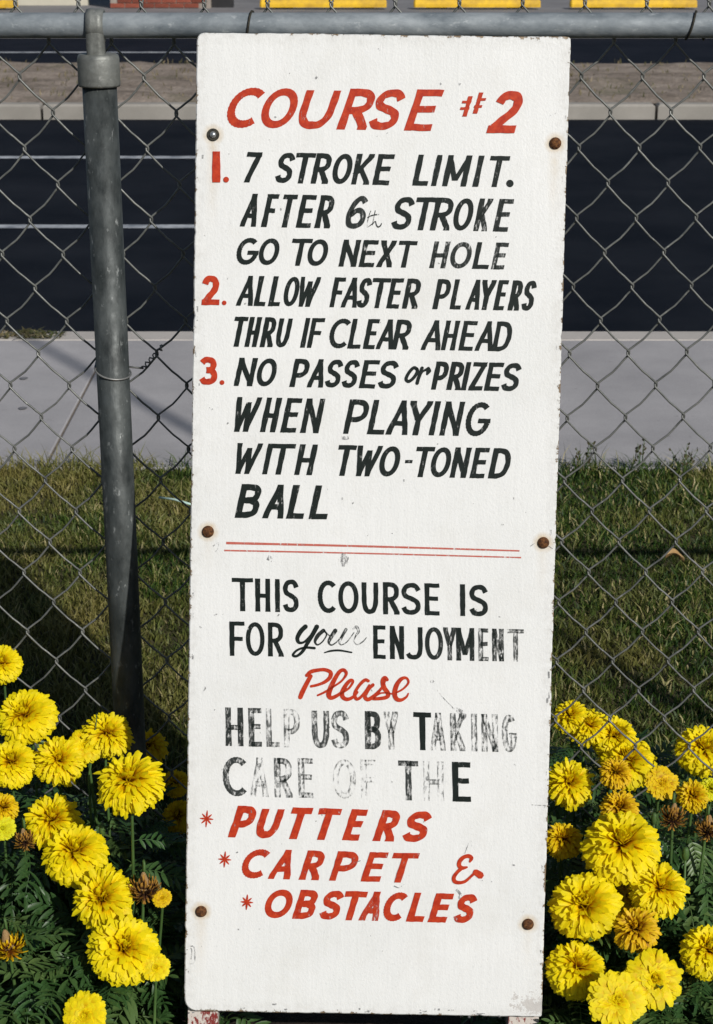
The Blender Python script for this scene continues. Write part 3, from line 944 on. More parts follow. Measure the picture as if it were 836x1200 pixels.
text_line('black words CARE OF THE, badly worn',
 [('C',261.3,289.7,.5),('A',293.7,315.3,.95),('R',321.3,343.7,.7),('E',349,367.9,.85),('O',390.5,417.4,1.08),('F',422.6,440.5,1.2),('T',466.8,490.5,.55),('H',495.8,520.8,1.12),('E',530,552.4,.12)],
 (886.4,932.6), (893,939.5), -.02, 7.2, D_)
text_line('red word PUTTERS', [('P',267.4,300.8),('U',300.8,334.2),('T',339,367.9),('T',371.8,401.6),('E',400.8,431.8),('R',436.3,469.2),('S',471.8,506.3)], (943.7,980.8), (951,987.2), .33, 8.6, Rr, .05)
text_line('red word CARPET', [('C',283.7,317),('A',314,342.4),('R',350,381),('P',385.8,420.5),('E',423,456),('T',459.5,492.4)], (994.5,1028.9), (999.8,1034.4), .32, 7.6, Rr, .1)
text_line('red word OBSTACLES', [('O',310.5,343.4),('B',342.4,373),('S',374.5,403.4),('T',404,431.8),('A',420,447,.35),('C',449.5,478.4),('L',475.8,498),('E',501,532.6),('S',531.8,559.5)], (1041.6,1075.8), (1047.8,1081.8), .30, 7.9, Rr, .1)

def cr(ox, oy, k, pts): return [(ox + x / k, oy + y / k) for x, y in pts]
k19 = 836 / 42
script('small black word or', [
 (cr(468,420,k19,[(425,250),(350,215),(270,280),(190,400),(165,490),(220,535),(300,490),(380,400),(425,310),(425,250)]), 3.1),
 (cr(468,420,k19,[(540,215),(500,340),(450,470),(420,585)]), 3.3),
 (cr(468,420,k19,[(495,380),(560,300),(630,260),(690,225)]), [1.6, 2.2, 3]),
 (cr(468,420,k19,[(690,230),(690,290),(655,370)]), [3, 5, 2])], D_)
k27 = 836 / 30
script('thin black letters th', [
 (cr(425,235,k27,[(270,340),(220,480),(165,700),(160,860),(230,830),(320,760)]), .9, .55),
 (cr(425,235,k27,[(420,330),(380,500),(340,700),(320,800)]), .9, .55),
 (cr(425,235,k27,[(170,560),(280,500),(400,470),(530,455)]), 1.3, .4),
 (cr(425,235,k27,[(330,770),(420,680),(450,780),(500,860),(580,830),(630,740)]), [.8, 1.1, 1.6, .9], .35)], D_)
k7 = 7.6
script('black brush script word your, worn at the end', [
 (cr(335,720,k7,[(180,105),(135,150),(105,210),(120,250),(165,245),(215,195),(250,150)]), [4.6, 4.6, 3.8, 2.4, 2, 2]),
 (cr(335,720,k7,[(280,105),(245,170),(195,255),(150,330),(100,370),(65,362),(100,320),(170,295),(260,300)]), [4.6, 4.2, 3.4, 2.6, 2.4, 2.2, 2.6]),
 (cr(335,720,k7,[(340,140),(290,185),(262,240),(285,270),(330,240),(365,180),(345,145)]), [3.8, 4, 2, 1.4, 1.4, 2], .35),
 (cr(335,720,k7,[(365,165),(400,190),(440,150)]), 1.1, .5),
 (cr(335,720,k7,[(445,140),(400,210),(385,250),(410,272),(460,240),(510,180)]), [4.2, 3.6, 1.6, 1.3, 1.4], .4),
 (cr(335,720,k7,[(540,130),(500,200),(480,250),(500,270),(550,240),(610,160)]), [3, 2.8, 1.2, 1, 1], .7),
 (cr(335,720,k7,[(600,130),(630,110),(650,150),(625,190),(610,240),(640,268),(690,240),(720,205)]), [1.2, 3, 2.4, 1, 1, 1.3, .8], .75),
 (cr(335,720,k7,[(345,340),(400,325),(480,320),(590,338)]), [1.2, 2, 2, 1.5], .1)], D_)
script('red brush script word Please', [
 (cr(335,720,k7,[(185,545),(225,510),(290,495),(350,492),(400,515),(395,560),(350,600),(290,625),(225,640)]), [3.2, 4, 3.4, 3.6, 4.2, 3.6, 2.8, 2.6]),
 (cr(335,720,k7,[(225,545),(185,620),(150,690),(130,740)]), [4, 4.4, 4.8, 4.4]),
 (cr(335,720,k7,[(285,720),(350,690),(430,640),(500,590),(540,530),(520,495),(480,510),(430,590),(395,670),(385,720),(410,742),(470,715),(540,660)]), [2, 2.4, 2, 2.2, 3.4, 3.6, 4, 5, 5, 4.2, 3.4, 2.6]),
 (cr(335,720,k7,[(480,710),(560,660),(600,600),(580,585),(540,625),(505,690),(510,735),(550,755),(600,735),(640,690)]), [2, 2.2, 2.6, 3.6, 4.2, 4.4, 3.8, 3.2, 2.6]),
 (cr(400,780,8.36,[(270,150),(235,140),(180,190),(135,270),(150,325),(190,310),(240,250),(280,190)]), [3, 3.4, 3, 3.4, 3, 2.4, 2.6]),
 (cr(400,780,8.36,[(315,185),(270,230),(235,300),(265,330),(330,290),(400,215),(430,150)]), [3.4, 3.4, 4, 3.8, 2.6, 2.2]),
 (cr(400,780,8.36,[(455,140),(430,120),(410,150),(420,210),(460,270),(450,305),(390,320),(310,320),(370,275),(430,265),(500,275),(530,270)]), [3, 4.6, 4.6, 4.4, 4, 3.4, 2.8, 1.6, 1.6, 1.8]),
 (cr(400,780,8.36,[(540,265),(610,225),(660,165),(640,120),(590,130),(545,190),(525,270),(545,325),(590,335),(640,305),(660,270)]), [1.8, 2, 2.2, 2.4, 3.8, 4.6, 4.8, 4.4, 3.4, 2.2, 1.4])], Rr, .03)
k14 = 836 / 60
script('red ampersand with a tail', [
 (cr(520,990,k14,[(430,275),(455,215),(410,180),(330,200),(270,260),(255,330),(300,375),(385,362)]), [2, 4, 4, 3.8, 4.2, 4.2, 4.2, 2]),
 (cr(520,990,k14,[(300,375),(220,450),(170,530),(185,595),(260,615),(350,595),(430,530),(510,455)]), [3.6, 3.2, 3.8, 4, 3.4, 3, 2.4, 2.8]),
 (cr(520,990,k14,[(520,440),(560,465),(610,500)]), [6.0, 6.4, 7])], Rr)
for i, (cx_, cy_, r_) in enumerate(((242.4, 959.5, 8.4), (263.7, 1007, 8.0), (289.7, 1057, 7.6))):
    st = []
    for a in range(8):
        an = a * PI / 4 + .08
        r2 = r_ * (1.15 if a in (2, 6) else .92)
        st.append(([(cx_, cy_), (cx_ + r2 * math.cos(an) * .55, cy_ + r2 * math.sin(an) * .55), (cx_ + r2 * math.cos(an), cy_ + r2 * math.sin(an))], [1.0, 2.0, .8]))
    script('small red star before ' + ('PUTTERS', 'CARPET', 'OBSTACLES')[i], st, Rr, .05)
m = MB()
def rule(x0, y0, x1, y1, w0, w1):
    P = [(x0 + (x1-x0)*t, y0 + (y1-y0)*t + .5*math.sin(t*PI)*-1) for t in np.linspace(0, 1, 40)]
    return ribbon(P, [w0 + (w1-w0)*t + rnd.uniform(-.12, .12) for t in np.linspace(0, 1, 40)])
emit(m, [rule(265.3, 636.3, 609, 645.5, 2.9, 1.9), rule(262.9, 645, 611, 653.4, 1.9, 1.7)], .12)
o = m.obj('rule_line', M['line_paint'], board, attrs=True); o['label'] = 'pair of thin red lines across the middle'

# scuffs and nicks on the paint
m = MB(); sc_ = []
def scf(pts, wd): sc_.append(ribbon(cat(pts, 5), wd))
scf([(505, 797), (508, 800)], 4); scf([(512, 808), (520, 818), (530, 828), (538, 836)], [1] * 16)
scf([(530, 829), (540, 833), (545, 838), (542, 843)], [1, 2] + [4] * 14)
scf([(398, 652), (404, 656), (404, 664)], [3] + [12] * 5 + [8] * 12)
scf([(314, 653), (320, 656)], 6)
scf([(250, 640), (256, 636), (255, 644), (251, 647)], [1.2] * 30)
scf([(251, 721), (257, 719), (262, 720)], [1.4] * 20)
scf([(238, 803), (241, 806), (239, 810)], [1.5] * 20)
scf([(623, 943), (632, 943.6), (644, 944)], [1.2] * 20)
scf([(222, 1109), (228, 1110), (228, 1128), (221, 1129)], [1.6] * 20)
scf([(219, 1113), (225, 1112), (224, 1124)], [1.2] * 20)
scf([(545, 1000), (548, 992), (552, 984), (553, 992)], [.8] * 20)
scf([(535, 1042), (540, 1048), (538, 1053)], [3] * 20)
scf([(370, 90), (372, 92)], 3.5); scf([(462, 1038), (468, 1040), (474, 1036)], [1.2] * 20)
scf([(410, 1014), (418, 1010), (424, 1008)], [1.2] * 20)
scf([(645, 136), (652, 133)], 2.0); scf([(538, 98), (540, 99)], 2.5); scf([(600, 1013), (604, 1014)], 2)
scf([(630, 635), (626, 637), (622, 640)], .9); scf([(643, 640), (648, 643)], 1.2)
scf([(400, 512.5), (405, 513.5), (409, 512.5)], 4)
scf([(268, 180), (269, 181)], 1)
for q in range(110):
    x = rnd.uniform(232, 640); y = rnd.uniform(50, 1175); s_ = rnd.uniform(.6, 2.0)
    an = rnd.uniform(0, PI)
    scf([(x, y), (x + s_*1.6*math.cos(an), y + s_*1.6*math.sin(an))], s_ * .9)
for q in range(46):     # nicks along the lower edge and the sides
    if q < 22: x = rnd.uniform(225, 625); y = 1186 + (x-216)*.017 - abs(rnd.gauss(0, 6))
    else:
        y = rnd.uniform(60, 1180); f_ = (y-38)/1150; sd = rnd.random() < .6
        x = (231 - 15*f_ + abs(rnd.gauss(0, 3)) + 2) if sd else (669 - 34*f_ - abs(rnd.gauss(0, 3)) - 2)
    L = rnd.uniform(2, 8); an = 0.0 if q < 22 else PI/2
    scf([(x, y), (x + L*math.cos(an)*.5, y + L*.5*math.sin(an) + rnd.uniform(-.6, .6)), (x + L*math.cos(an), y + L*math.sin(an))], [rnd.uniform(.8, 2.4)] * 20)
emit(m, sc_, .0)
o = m.obj('scuff_marks', M['scuff_paint'], board, attrs=True); o['kind'] = 'stuff'

# ================================================================== marigolds
def petal_head(name, kind, seed):
    r = random.Random(seed); m = MB()
    conf = {'full': (540, 1.98, .82, .092, .42), 'open': (210, 1.62, .62, .125, .30), 'loose': (430, 1.95, .85, .078, .34),
            'radial': (190, 1.6, .5, .12, .12), 'wilt': (110, 2.4, .9, .06, .3)}[kind]
    Np, tmax, flat, wm, bend = conf
    for i in range(Np):
        u = (i + .5) / Np
        th = math.acos(1 - u * (1 - math.cos(tmax))) + r.uniform(-.06, .06)
        ph = i * 2.39996 + r.uniform(-.16, .16)
        L = 1.0 * (r.uniform(.93, 1.04) if kind == 'full' else r.uniform(.86, 1.06))
        if kind in ('open', 'radial'): L *= .42 + .60 * min(1, u * 1.9)
        if kind == 'loose': L *= r.uniform(.88, 1.08)
        if kind == 'wilt': L *= r.uniform(.65, 1.1)
        rows = 5; cols = 3; vs = []; at = []
        tw = r.uniform(-.5, .5) if kind in ('loose', 'wilt') else r.uniform(-.25, .25)
        phs = r.uniform(0, 6.28); wmx = wm * r.uniform(.75, 1.15); cup = r.uniform(.02, .07)
        vtint = r.random()
        for a in range(rows):
            t = .22 + .78 * a / (rows - 1); s = (t - .22) / .78
            tt = th + bend * s * s * min(1, th * 1.1)
            fold = (.85 if kind == 'full' else .7 if kind == 'radial' else .6 if kind in ('open', 'loose') else .1)
            if kind != 'wilt': fold *= max(-1.0, min(1.0, (th - .42) / .22))
            R_ = L * (t - .09 * s ** 3 * abs(fold) - (.05 * s if th < .4 else 0))
            wd = wmx * (.30 + .75 * math.sin(min(1, s * 1.12) * PI * .56))
            if a == rows - 1: wd *= .78
            for b in range(cols):
                q = b / (cols - 1) * 2 - 1
                an_ = ph + tw * s * .25
                sx = Vector((math.cos(an_), math.sin(an_), 0)); ex = Vector((-math.sin(an_), math.cos(an_), 0))
                rad = sx * math.sin(tt) + Vector((0, 0, 1)) * math.cos(tt)
                tht = sx * math.cos(tt) - Vector((0, 0, 1)) * math.sin(tt)
                rr_ = R_ - (.05 * q * q * s) + (.035 * math.cos(q * 5.5 + phs) * s if a == rows - 1 else 0)
                p = rad * rr_ + ex * (q * wd) + tht * (-cup * q * q + .15 * fold * s ** 3 + .045 * s * math.sin(q * 3.5 + phs) + tw * q * wd * .4 * s)
                p.z *= flat
                vs.append(p); at.append(s)
        fs = [(a*cols+b, a*cols+b+1, (a+1)*cols+b+1, (a+1)*cols+b) for a in range(rows-1) for b in range(cols-1)]
        m.add(vs, fs, at, vtint)
    # dense heart that closes the gaps between petals
    return m.mesh(name, True, True)
def calyx_mesh(long=False):
    m = MB(); L = .95 if long else .62
    m.lathe([(.07, -L), (.13, -L*.9), (.26, -L*.55), (.30, -L*.2), (.34, .02)], (0, 0, 0), 14)
    return m.mesh('calyx', True)
HEADS = {}
for kind, n in (('full', 5), ('open', 3), ('loose', 4), ('radial', 2), ('wilt', 3)):
    HEADS[kind] = [petal_head('flower_head', kind, 31 * i + len(kind) * 7) for i in range(n)]
CAL = calyx_mesh(); CAL.materials.append(M['stem_green'])
CAL_B = calyx_mesh(True); CAL_B.materials.append(M['dead_leaf'])

def leaf_mesh(seed):
    r = random.Random(seed); m = MB()
    bend = r.uniform(.2, .7)
    def rach(t): return Vector((t, 0.03*math.sin(t*5), .25*t - bend * t * t))
    m.tube([rach(t) for t in np.linspace(0, 1, 6)], .011, 4, False)
    npair = r.choice((5, 6, 7))
    lf = [(1.0, 0, 0)]
    for i in range(npair):
        t = .22 + .72 * i / (npair - 1)
        for s in (-1, 1): lf.append((t, s, i))
    for (t, s, i) in lf:
        o_ = rach(t)
        L = (.40 if s == 0 else .34 * (.7 + .6 * math.sin(PI * (t * .8 + .1)))) * r.uniform(.85, 1.15)
        W_ = .055 * r.uniform(.8, 1.2)
        ang = 0 if s == 0 else s * math.radians(r.uniform(42, 62))
        dr = Vector((math.cos(ang), math.sin(ang), r.uniform(-.25, .25))).normalized()
        sd = Vector((-dr.y, dr.x, 0)).normalized(); up = dr.cross(sd); 
        vs = []; n = 5
        for k in range(n):
            q = k / (n - 1); wd = W_ * (math.sin(PI * min(1, q * .86 + .1)) ** .8) if k < n-1 else .004
            c_ = o_ + dr * L * q + Vector((0, 0, -.10 * L * q * q * 2))
            vs += [c_ + sd * wd + Vector((0, 0, .35 * wd)), c_, c_ - sd * wd + Vector((0, 0, .35 * wd))]
        fs = []
        for k in range(n - 1):
            for b in range(2): a = k*3+b; fs.append((a, a+1, a+4, a+3))
        m.add(vs, fs)
    return m.mesh('leaf', True)
LEAVES = [leaf_mesh(i) for i in range(9)]
for l_ in LEAVES: l_.materials.append(M['marigold_leaf'])

_mats = {}
def head_mesh(kind, mat, i):
    key = (kind, mat, i % len(HEADS[kind]))
    if key not in _mats:
        me = HEADS[kind][key[2]].copy(); me.materials.clear(); me.materials.append(M[mat]); _mats[key] = me
    return _mats[key]
def head_place(x, y, back=0):
    Y = -.05 - (y - 840) / 360 * .43
    if back < 0: Y = back
    elif back: Y = .10 + back * .02 - max(0, (y - 860)) / 360 * .3
    p = onY(x, y, Y); return p
cnt = [0]
LEAFJOBS = []; HEADLIST = []
def plant(label, root, heads, nleaf=60, spread=.11, hmax=.34, group='marigold plants flowering along the fence'):
    r = random.Random(int(abs(root[0]) * 1000 + abs(root[1]) * 777))
    pr = empty('marigold_plant', (root[0], root[1], .012))
    tag(pr, label, 'flower', group)
    org = Vector((root[0], root[1], .012))
    tips = []
    for hd in heads:
        x, y, dpx, kind, mat = hd[:5]; back = hd[5] if len(hd) > 5 else 0
        p = head_place(x, y, back)
        depth = (p - CAM).dot(_F); R_ = dpx / 2 * depth / FPX * 1.06
        cnt[0] += 1
        ax = Vector((r.uniform(-.25, .32), -.62 + r.uniform(-.22, .2), 1.0))
        if kind in ('open', 'radial'): ax = Vector((r.uniform(-.2, .2), -1.05, 1.0))
        if kind == 'wilt': ax = Vector((r.uniform(-.5, .5), -.5, -.75))
        if len(hd) > 6: ax = Vector(hd[6])
        ax.normalize(); HEADLIST.append((p.copy(), R_))
        q = ax.to_track_quat('Z', 'Y')
        fh = link('flower_head', head_mesh(kind, mat, cnt[0]), pr)
        fh.location = p - org - ax * R_ * .18
        fh.rotation_mode = 'QUATERNION'
        fh.rotation_quaternion = q @ Matrix.Rotation(r.uniform(0, 6.28), 3, 'Z').to_quaternion()
        fh.scale = (R_ * 1.04 * r.uniform(.97, 1.05), R_ * 1.04 * r.uniform(.95, 1.03), R_ * 1.04)
        if kind == 'wilt': fh['label'] = 'withered brown flower head'
        elif mat in ('petal_old',): fh['label'] = 'fading golden brown flower head'
        link('calyx', CAL_B if kind == 'wilt' else CAL, fh, rot=(0, 0, 0), loc=(0, 0, .0))
        base = p - org - ax * R_ * (.80)
        # stem
        a = Vector((r.uniform(-.015, .015), r.uniform(-.015, .015), -.03))
        if kind == 'wilt':
            b1 = base + Vector((0, 0, -.0)) - ax * R_ * .5 + Vector((0, .01, .0))
            mid = Vector((base.x * .85, base.y * .85 + .01, base.z * .75)); pts = [a, a.lerp(mid, .5), mid, b1 + Vector((0, 0, .004)), b1 + ax * R_ * .4]
        else:
            mid = a.lerp(base, .55) + Vector((base.x * .25, base.y * .25, .02))
            pts = [a, a.lerp(mid, .5), mid, mid.lerp(base, .55) - ax * .006, base]
        pts = [Vector(v) for v in cat([tuple(v) for v in pts], 4)]
        sm = MB(); sm.tube(pts, [.0030 - .0010 * k / len(pts) for k in range(len(pts))], 6)
        sm.obj('stem', M['stem_green'], pr, smooth=True)
        tips.append((pts, R_))
    # leaves on the stems, then a bushy skirt
    nl = 0
    def leaf(pos, az, el, sc):
        LEAFJOBS.append((pr, Vector(pos), r.randrange(len(LEAVES)), (r.uniform(-.5, .5), -el, az), sc))
    for pts, R_ in tips:
        for k in range(11):
            t = r.uniform(.30, .90); p = pts[int(t * (len(pts)-1))]
            leaf(p, r.uniform(0, 6.28), r.uniform(-.8, .1) if t > .7 else r.uniform(-.5, .4), r.uniform(.042, .072)); nl += 1
    nleaf = int(nleaf * 2.1) + nl // 2
    while nl < nleaf:
        a = r.uniform(0, 6.28); q = math.sqrt(r.random()) * spread; z = r.uniform(.10, 1) ** .8 * hmax * .92
        q2 = q * (1.1 - .35 * z / hmax)
        leaf(Vector((math.cos(a)*q2, math.sin(a)*q2, z)), a + r.uniform(-.9, .9), r.uniform(-.3, .6), r.uniform(.045, .082)); nl += 1
    return pr

Yl, Go, Ol, Wi, Fr = 'petal_yellow', 'petal_gold', 'petal_old', 'petal_wilted', 'petal_fresh'
G1 = 'marigold plants flowering left of the sign'; G2 = 'marigold plants flowering right of the sign'
def rt(x, y, back=0):
    p = head_place(x, y, back); return (p.x, p.y + .02)
plant('marigold whose single head rises above all others at the left frame edge', rt(-6, 800), [(2, 777, 46, 'full', Yl)], 46, group=G1, hmax=.40)
plant('marigold with three big yellow heads crowding the left frame edge below the highest head', rt(34, 872), [(30, 838, 68, 'full', Yl), (14, 893, 60, 'full', Yl), (70, 890, 56, 'loose', Yl)], 70, group=G1, hmax=.36)
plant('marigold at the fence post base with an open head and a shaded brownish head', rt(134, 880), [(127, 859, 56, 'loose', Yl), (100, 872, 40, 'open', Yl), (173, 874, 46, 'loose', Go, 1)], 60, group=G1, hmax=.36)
plant('marigold with one wide ruffled head on a thick stem midway between post and sign', rt(150, 940), [(152, 914, 76, 'loose', Yl, -.285, (0, -.35, 1))], 60, group=G1, hmax=.27)
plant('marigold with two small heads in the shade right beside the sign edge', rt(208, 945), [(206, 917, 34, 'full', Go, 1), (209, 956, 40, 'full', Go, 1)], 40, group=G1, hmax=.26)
plant('marigold with small golden heads cut by the left frame edge above a withered brown head', rt(6, 960), [(4, 946, 36, 'loose', Go), (3, 970, 30, 'radial', Fr), (30, 988, 28, 'wilt', Wi)], 60, group=G1, hmax=.30)
plant('marigold with a ruffled head touching a perfectly round full head in the left clump', rt(78, 990), [(62, 960, 66, 'loose', Yl), (88, 998, 78, 'full', Yl)], 60, group=G1, hmax=.30)
plant('marigold with a ragged yellow head beside a drooping brown withered head', rt(130, 1050), [(120, 1052, 74, 'loose', Yl, 0, (-.1, -.7, 1)), (170, 1047, 40, 'wilt', Wi, 0, (.1, -.5, -1)), (190, 1052, 22, 'radial', Go)], 60, group=G1, hmax=.30)
plant('marigold with the largest round head low on the left and a small one beside it', rt(155, 1120), [(146, 1111, 80, 'full', Yl), (182, 1133, 32, 'radial', Yl)], 60, group=G1, hmax=.26)
plant('marigold hanging one withered golden head on a bent stem at the left frame edge', rt(24, 1090), [(12, 1114, 42, 'wilt', Ol, 0, (.25, -.25, -1))], 60, group=G1, hmax=.30)
plant('marigold with a flat green centred head cut by the bottom frame edge', rt(95, 1185), [(98, 1190, 52, 'radial', Yl)], 64, group=G1, hmax=.22)
plant('marigold whose four overlapping heads step down behind the mesh right of the sign', rt(715, 880, 1),
      [(668, 838, 40, 'loose', Yl, 1), (690, 850, 46, 'loose', Yl, 1), (720, 862, 54, 'full', Yl, 1), (736, 890, 66, 'full', Yl, 1), (722, 905, 38, 'loose', Ol, 0)], 70, group=G2, hmax=.36)
plant('marigold with two scruffy heads touching the sign right edge, the lower golden', rt(664, 950), [(668, 917, 54, 'loose', Yl, -.10), (660, 983, 44, 'loose', Go, -.18)], 56, group=G2, hmax=.30)
plant('marigold at the right frame edge with a big full head high behind the mesh', rt(826, 900, 1), [(824, 877, 62, 'full', Yl, 1)], 50, group=G2, hmax=.36)
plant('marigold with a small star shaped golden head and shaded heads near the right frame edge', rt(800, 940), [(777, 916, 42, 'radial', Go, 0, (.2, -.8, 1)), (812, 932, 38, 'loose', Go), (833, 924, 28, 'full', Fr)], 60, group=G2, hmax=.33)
plant('marigold with two dark withered heads among green buds at the right', rt(805, 985), [(788, 962, 34, 'wilt', Wi), (830, 976, 34, 'wilt', Wi)], 60, group=G2, hmax=.30)
plant('marigold with the largest head right of the sign and a golden head above it', rt(730, 1000), [(729, 989, 90, 'full', Yl, -.25), (727, 946, 42, 'loose', Ol)], 60, group=G2, hmax=.30)
plant('marigold with a frilly yellow head above golden brown ageing heads', rt(760, 1060), [(773, 1040, 66, 'loose', Yl), (738, 1050, 44, 'open', Go, -.24, (.3, -.8, 1)), (746, 1088, 52, 'loose', Ol)], 60, group=G2, hmax=.28)
plant('marigold with one smooth dense head close to the lower right bolt of the sign', rt(690, 1070), [(686, 1060, 80, 'full', Yl, -.31)], 50, group=G2, hmax=.26)
plant('marigold with a full head over a flat green centred head at the bottom right', rt(700, 1150), [(677, 1134, 72, 'full', Yl, -.36), (724, 1171, 66, 'radial', Yl)], 60, group=G2, hmax=.22)
plant('marigold with one wide open head with a golden centre in the lower right clump', rt(775, 1155), [(768, 1146, 68, 'open', Yl)], 60, group=G2, hmax=.24)
plant('marigold with one round head cut by the right frame edge near the bottom', rt(830, 1120), [(830, 1113, 64, 'full', Yl)], 60, group=G2, hmax=.26)
plant('flowerless marigold foliage on the ground under the lower edge of the sign', (-.02, -.52), [], 60, spread=.16, hmax=.11, group='low marigold foliage')

# leaves grow where no open flower head sits in the sunlight right behind them
FRONT = Vector((.25, -1.0, .45)).normalized()
for pr_, pos, li, rot, sc in LEAFJOBS:
    w_ = pr_.location + pos
    tip = w_ + Vector((math.cos(rot[2]), math.sin(rot[2]), 0)) * sc * .7
    bad = any(abs(q.x + .01) < .30 and (q - P0).dot(nn) > -.016 - sc * .45 and q.z > .13 for q in (w_, tip))
    for hp, R_ in HEADLIST:
        for q in (w_, tip):
            for dv in (FRONT, (CAM - hp).normalized()):
                dd = q - hp; al = dd.dot(dv)
                if -R_ * .5 < al < .5 and (dd - dv * al).length < R_ * 1.12: bad = True
        if bad: break
    if bad: continue
    lo = link('leaf', LEAVES[li], pr_); lo.location = pos; lo.rotation_euler = rot; lo.scale = (sc, sc, sc)

# green buds standing on their own stalks
def bud(label, x, y, size):
    p = head_place(x, y); depth = (p - CAM).dot(_F); s_ = size / 2 * depth / FPX
    o_ = empty('flower_bud', (p.x, p.y, .02))
    tag(o_, label, 'bud')
    m = MB(); h = p.z - .02
    m.lathe([(s_*.35, h - s_*2.6), (s_*.85, h - s_*2), (s_*1.0, h - s_*.9), (s_*.8, h + s_*.6), (s_*.45, h + s_*1.2)], (0, 0, 0), 12)
    m.obj('bud', M['stem_green'], o_, smooth=True)
    m = MB(); m.tube([(.01, .02, -.03), (.008, .015, h*.5), (0, 0, h - s_*2.4)], .0018, 6); m.obj('stem', M['stem_green'], o_, smooth=True)
bud('plump green bud left of two withered heads at the far right', 804, 998, 9)
bud('small green bud on a stalk beside the largest right head', 767, 957, 8)
bud('tiny bud with a yellow tip in the dark leaves left of the sign', 120, 970, 8)
bud('slim bud above the golden head at the right of the sign', 716, 930, 8)

# long grass blade standing in front of the left flowers
m = MB()
p0 = onY(104, 912, -.10); p1 = onY(110, 875, -.09); p2 = onY(114, 836, -.08)
m.tube([(p0.x, p0.y, .01), p0, p1, p2], [.0022, .002, .0016, .0006], 5)
tag(m.obj('grass_blade', M['stem_green'], smooth=True), 'single long green grass blade crossing the yellow head by the post', 'grass blade')

# ================================================================== litter on the lawn
m = MB(); p = onZ(791, 655, .045)
vs = []; fs = []
for a in range(7):
    for b in range(5):
        u = a/6; v = b/4*2-1; wd = .018 * math.sin(PI * (u*.92+.04))
        vs.append((p.x + (u-.5)*.050, p.y + v*wd, p.z + .012*math.sin(u*4) + .012*v*v))
for a in range(6):
    for b in range(4): q = a*5+b; fs.append((q, q+1, q+6, q+5))
m.add(vs, fs); tag(m.obj('dead_leaf', M['dead_leaf'], smooth=True), 'curled brown dead leaf lying on the grass right of the sign', 'leaf')
m = MB(); a = onZ(187, 583, .05); b = onZ(224, 591, .05)
m.tube([a, a.lerp(b, .5) + Vector((0, 0, .004)), b], .0032, 8)
tag(m.obj('drinking_straw', M['straw_plastic'], smooth=True), 'pale green plastic straw in the grass between post and sign', 'straw')
for q, (x, y, lab) in enumerate(((28, 443, 'upper dark oval stain on the pavement at the left'), (27, 478, 'lower dark oval stain on the pavement at the left'))):
    c_ = onZ(x, y, .0162); mm = MB()
    mm.add([(c_.x, c_.y, .0162)] + [(c_.x + .015*math.cos(t)*(1+.15*math.sin(3*t)), c_.y + .016*math.sin(t), .0162) for t in np.linspace(0, 2*PI, 17)[:-1]], [(0, k, k % 16 + 1) for k in range(1, 17)])
    tag(mm.obj('stain', M['stain_grey']), lab, 'stain')
# leaf litter caught on the kerb at the left
o = blades('kerb_debris', 900, (-2.4, -1.17), (4.36, 4.47), .008, .02, .012, 'dry_blades', 12, zf=.014, lean=3)
tag(o, 'dark leaf litter caught on the kerb at the left', 'litter', kind='stuff')
# weeds at the pavement edge right of the sign
def weed(label, x, y, h, seed):
    r = random.Random(seed); p = onZ(x, y, 0)
    o_ = empty('weed', p); tag(o_, label, 'weed')
    m = MB(); f = MB()
    for k in range(5):
        e = Vector((r.uniform(-.05, .05), r.uniform(-.04, .04), h * r.uniform(.6, 1)))
        m.tube([(0, 0, 0), e * .5 + Vector((0, 0, .01)), e], [.0012, .001, .0006], 4)
        for q in range(9):
            c_ = e * r.uniform(.55, 1.0); s_ = r.uniform(.003, .006); an = r.uniform(0, 6)
            d_ = Vector((math.cos(an), math.sin(an), .5)) * s_ * 2
            f.add([c_, c_ + d_ * .5 + Vector((0, 0, s_)), c_ + d_, c_ + d_ * .5 - Vector((0, 0, s_))], [(0, 1, 2, 3)])
    m.obj('stem', M['stem_green'], o_, smooth=True); f.obj('seed_heads', M['thatch'], o_)
weed('thin seeding weed on the pavement edge close to the sign right side', 684, 560, .13, 3)
weed('tall thin seeding weed on the pavement edge a little right of the sign', 752, 556, .13, 4)
weed('short seeding weed on the pavement edge near the right frame edge', 800, 562, .12, 5)

# ================================================================== beyond the road
def wheel_stop(x0, x1, Y, label):
    L = x1 - x0; o_ = empty('wheel_stop', ((x0+x1)/2, Y, 0)); tag(o_, label, 'wheel stop', 'yellow wheel stops in the car park')
    m = MB(); vs = []; fs = []; pr = [(-.085, .028), (-.085, .07), (-.055, .128), (.055, .128), (.085, .07), (.085, .028)]
    xs = [-L/2, -L/2 + .02, L/2 - .02, L/2]
    for k, x in enumerate(xs):
        s_ = .8 if k in (0, 3) else 1
        for (y, z) in pr: vs.append((x, y*s_, .03 + (z - .03)*s_))
    for k in range(3):
        for q in range(6): fs.append((k*6+q, k*6+(q+1) % 6, (k+1)*6+(q+1) % 6, (k+1)*6+q))
    fs += [(5, 4, 3, 2, 1, 0), tuple(18 + q for q in range(6))]
    m.add(vs, fs); m.obj('beam', M['stop_yellow'], o_)
    for sx in (-.32, .32):
        f = MB(); f.box((sx*L - .14, -.07, 0), (sx*L + .14, .07, .028)); f.obj('foot', M['dark_trim'], o_)
YW = 22.85
def xw(px): return onY(px, 8, YW).x
wheel_stop(xw(305), xw(453), YW, 'yellow wheel stop farthest left of the three above the sign')
wheel_stop(xw(485), xw(633), YW, 'yellow wheel stop in the middle of the three, above the sign centre')
wheel_stop(xw(668), xw(816), YW, 'yellow wheel stop farthest right, above the mesh right of the sign')
wheel_stop(xw(-125), xw(22), YW - .1, 'yellow wheel stop cut by the left frame edge, in front of the cream wall')
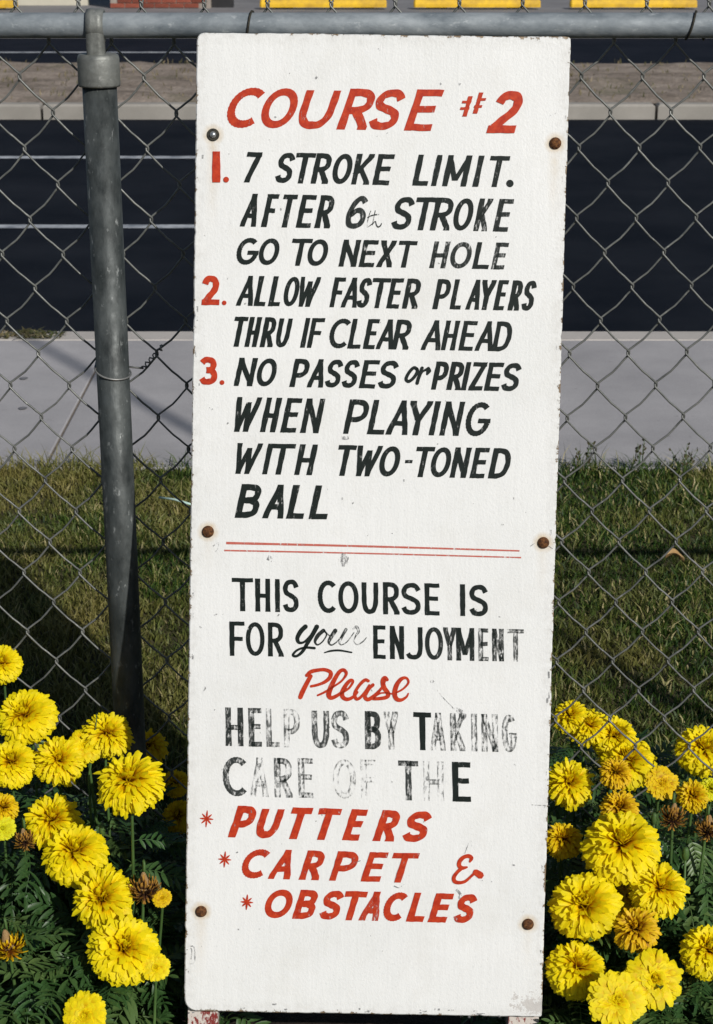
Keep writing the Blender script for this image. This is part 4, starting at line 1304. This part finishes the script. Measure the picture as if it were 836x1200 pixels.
# brick building: the lower courses laid brick by brick
bx0, bx1, BY = xw(128), xw(246), 23.0
bb = empty('brick_building', ((bx0+bx1)/2, BY, 0)); tag(bb, 'red brick building front beyond the car park at the upper left', 'building')
w0, w1 = bx0 - bb.location.x, bx1 - bb.location.x
m = MB(); m.box((w0, .012, 0), (w1, .25, 3.2)); m.obj('wall', M['mortar'], bb)
bm_ = MB(); bm_.box((-.096, 0, 0), (.096, .05, .056)); bme = bm_.mesh('brick'); bme.materials.append(M['brick_red'])
rest = MB(); row = 0; z = .01
while z < 3.1:
    x = w0 + .096 + (.1 if row % 2 else 0)
    while x < w1 - .09:
        if row < 8:
            link('brick', bme, bb, loc=(x, -.002 + rnd.uniform(-.002, .002), z))
        else: rest.box((x-.096, -.002, z), (x+.096, .045, z+.056))
        x += .204
    z += .068; row += 1
o = rest.obj('upper_bricks', M['brick_red'], bb); o['kind'] = 'stuff'
m = MB(); m.box((w0-.1, -.1, 3.201), (w1+.1, 4, 3.35)); m.obj('roof', M['roof_felt'], bb)
m = MB(); m.box((w1+.001, .15, 0), (w1+.30, .35, 3.19)); m.obj('dark_doorway', M['dark_trim'], bb)
cw = empty('cream_wall', (xw(58), 23.6, 0)); tag(cw, 'low cream wall beyond the car park at the far upper left', 'wall')
m = MB(); m.box((-.95, 0, 0), (.42, .2, .8)); m.obj('panel', M['cream_wall'], cw)
m = MB(); m.box((-.97, -.02, .801), (.44, .22, .86)); m.obj('coping', M['lot_asphalt'], cw)
# steel pole added outside the frame, inferred from its shadow across pavement and lawn
pp = Vector((3.175, -2.967, 0))
up = empty('steel_pole', pp); tag(up, 'tall thin steel pole standing on the course side right of the camera', 'pole')
m = MB(); m.lathe([(.026, -.0), (.024, 3), (.022, 7.2)], (0, 0, 0), 16); m.obj('shaft', M['galv_cap'], up, smooth=True)
m = MB(); m.lathe([(.004, 7.19), (.034, 7.215), (.044, 7.25), (.034, 7.285), (.004, 7.31)], (0, 0, 0), 16); m.obj('finial', M['galv_cap'], up, smooth=True)
bpy.context.view_layer.update()
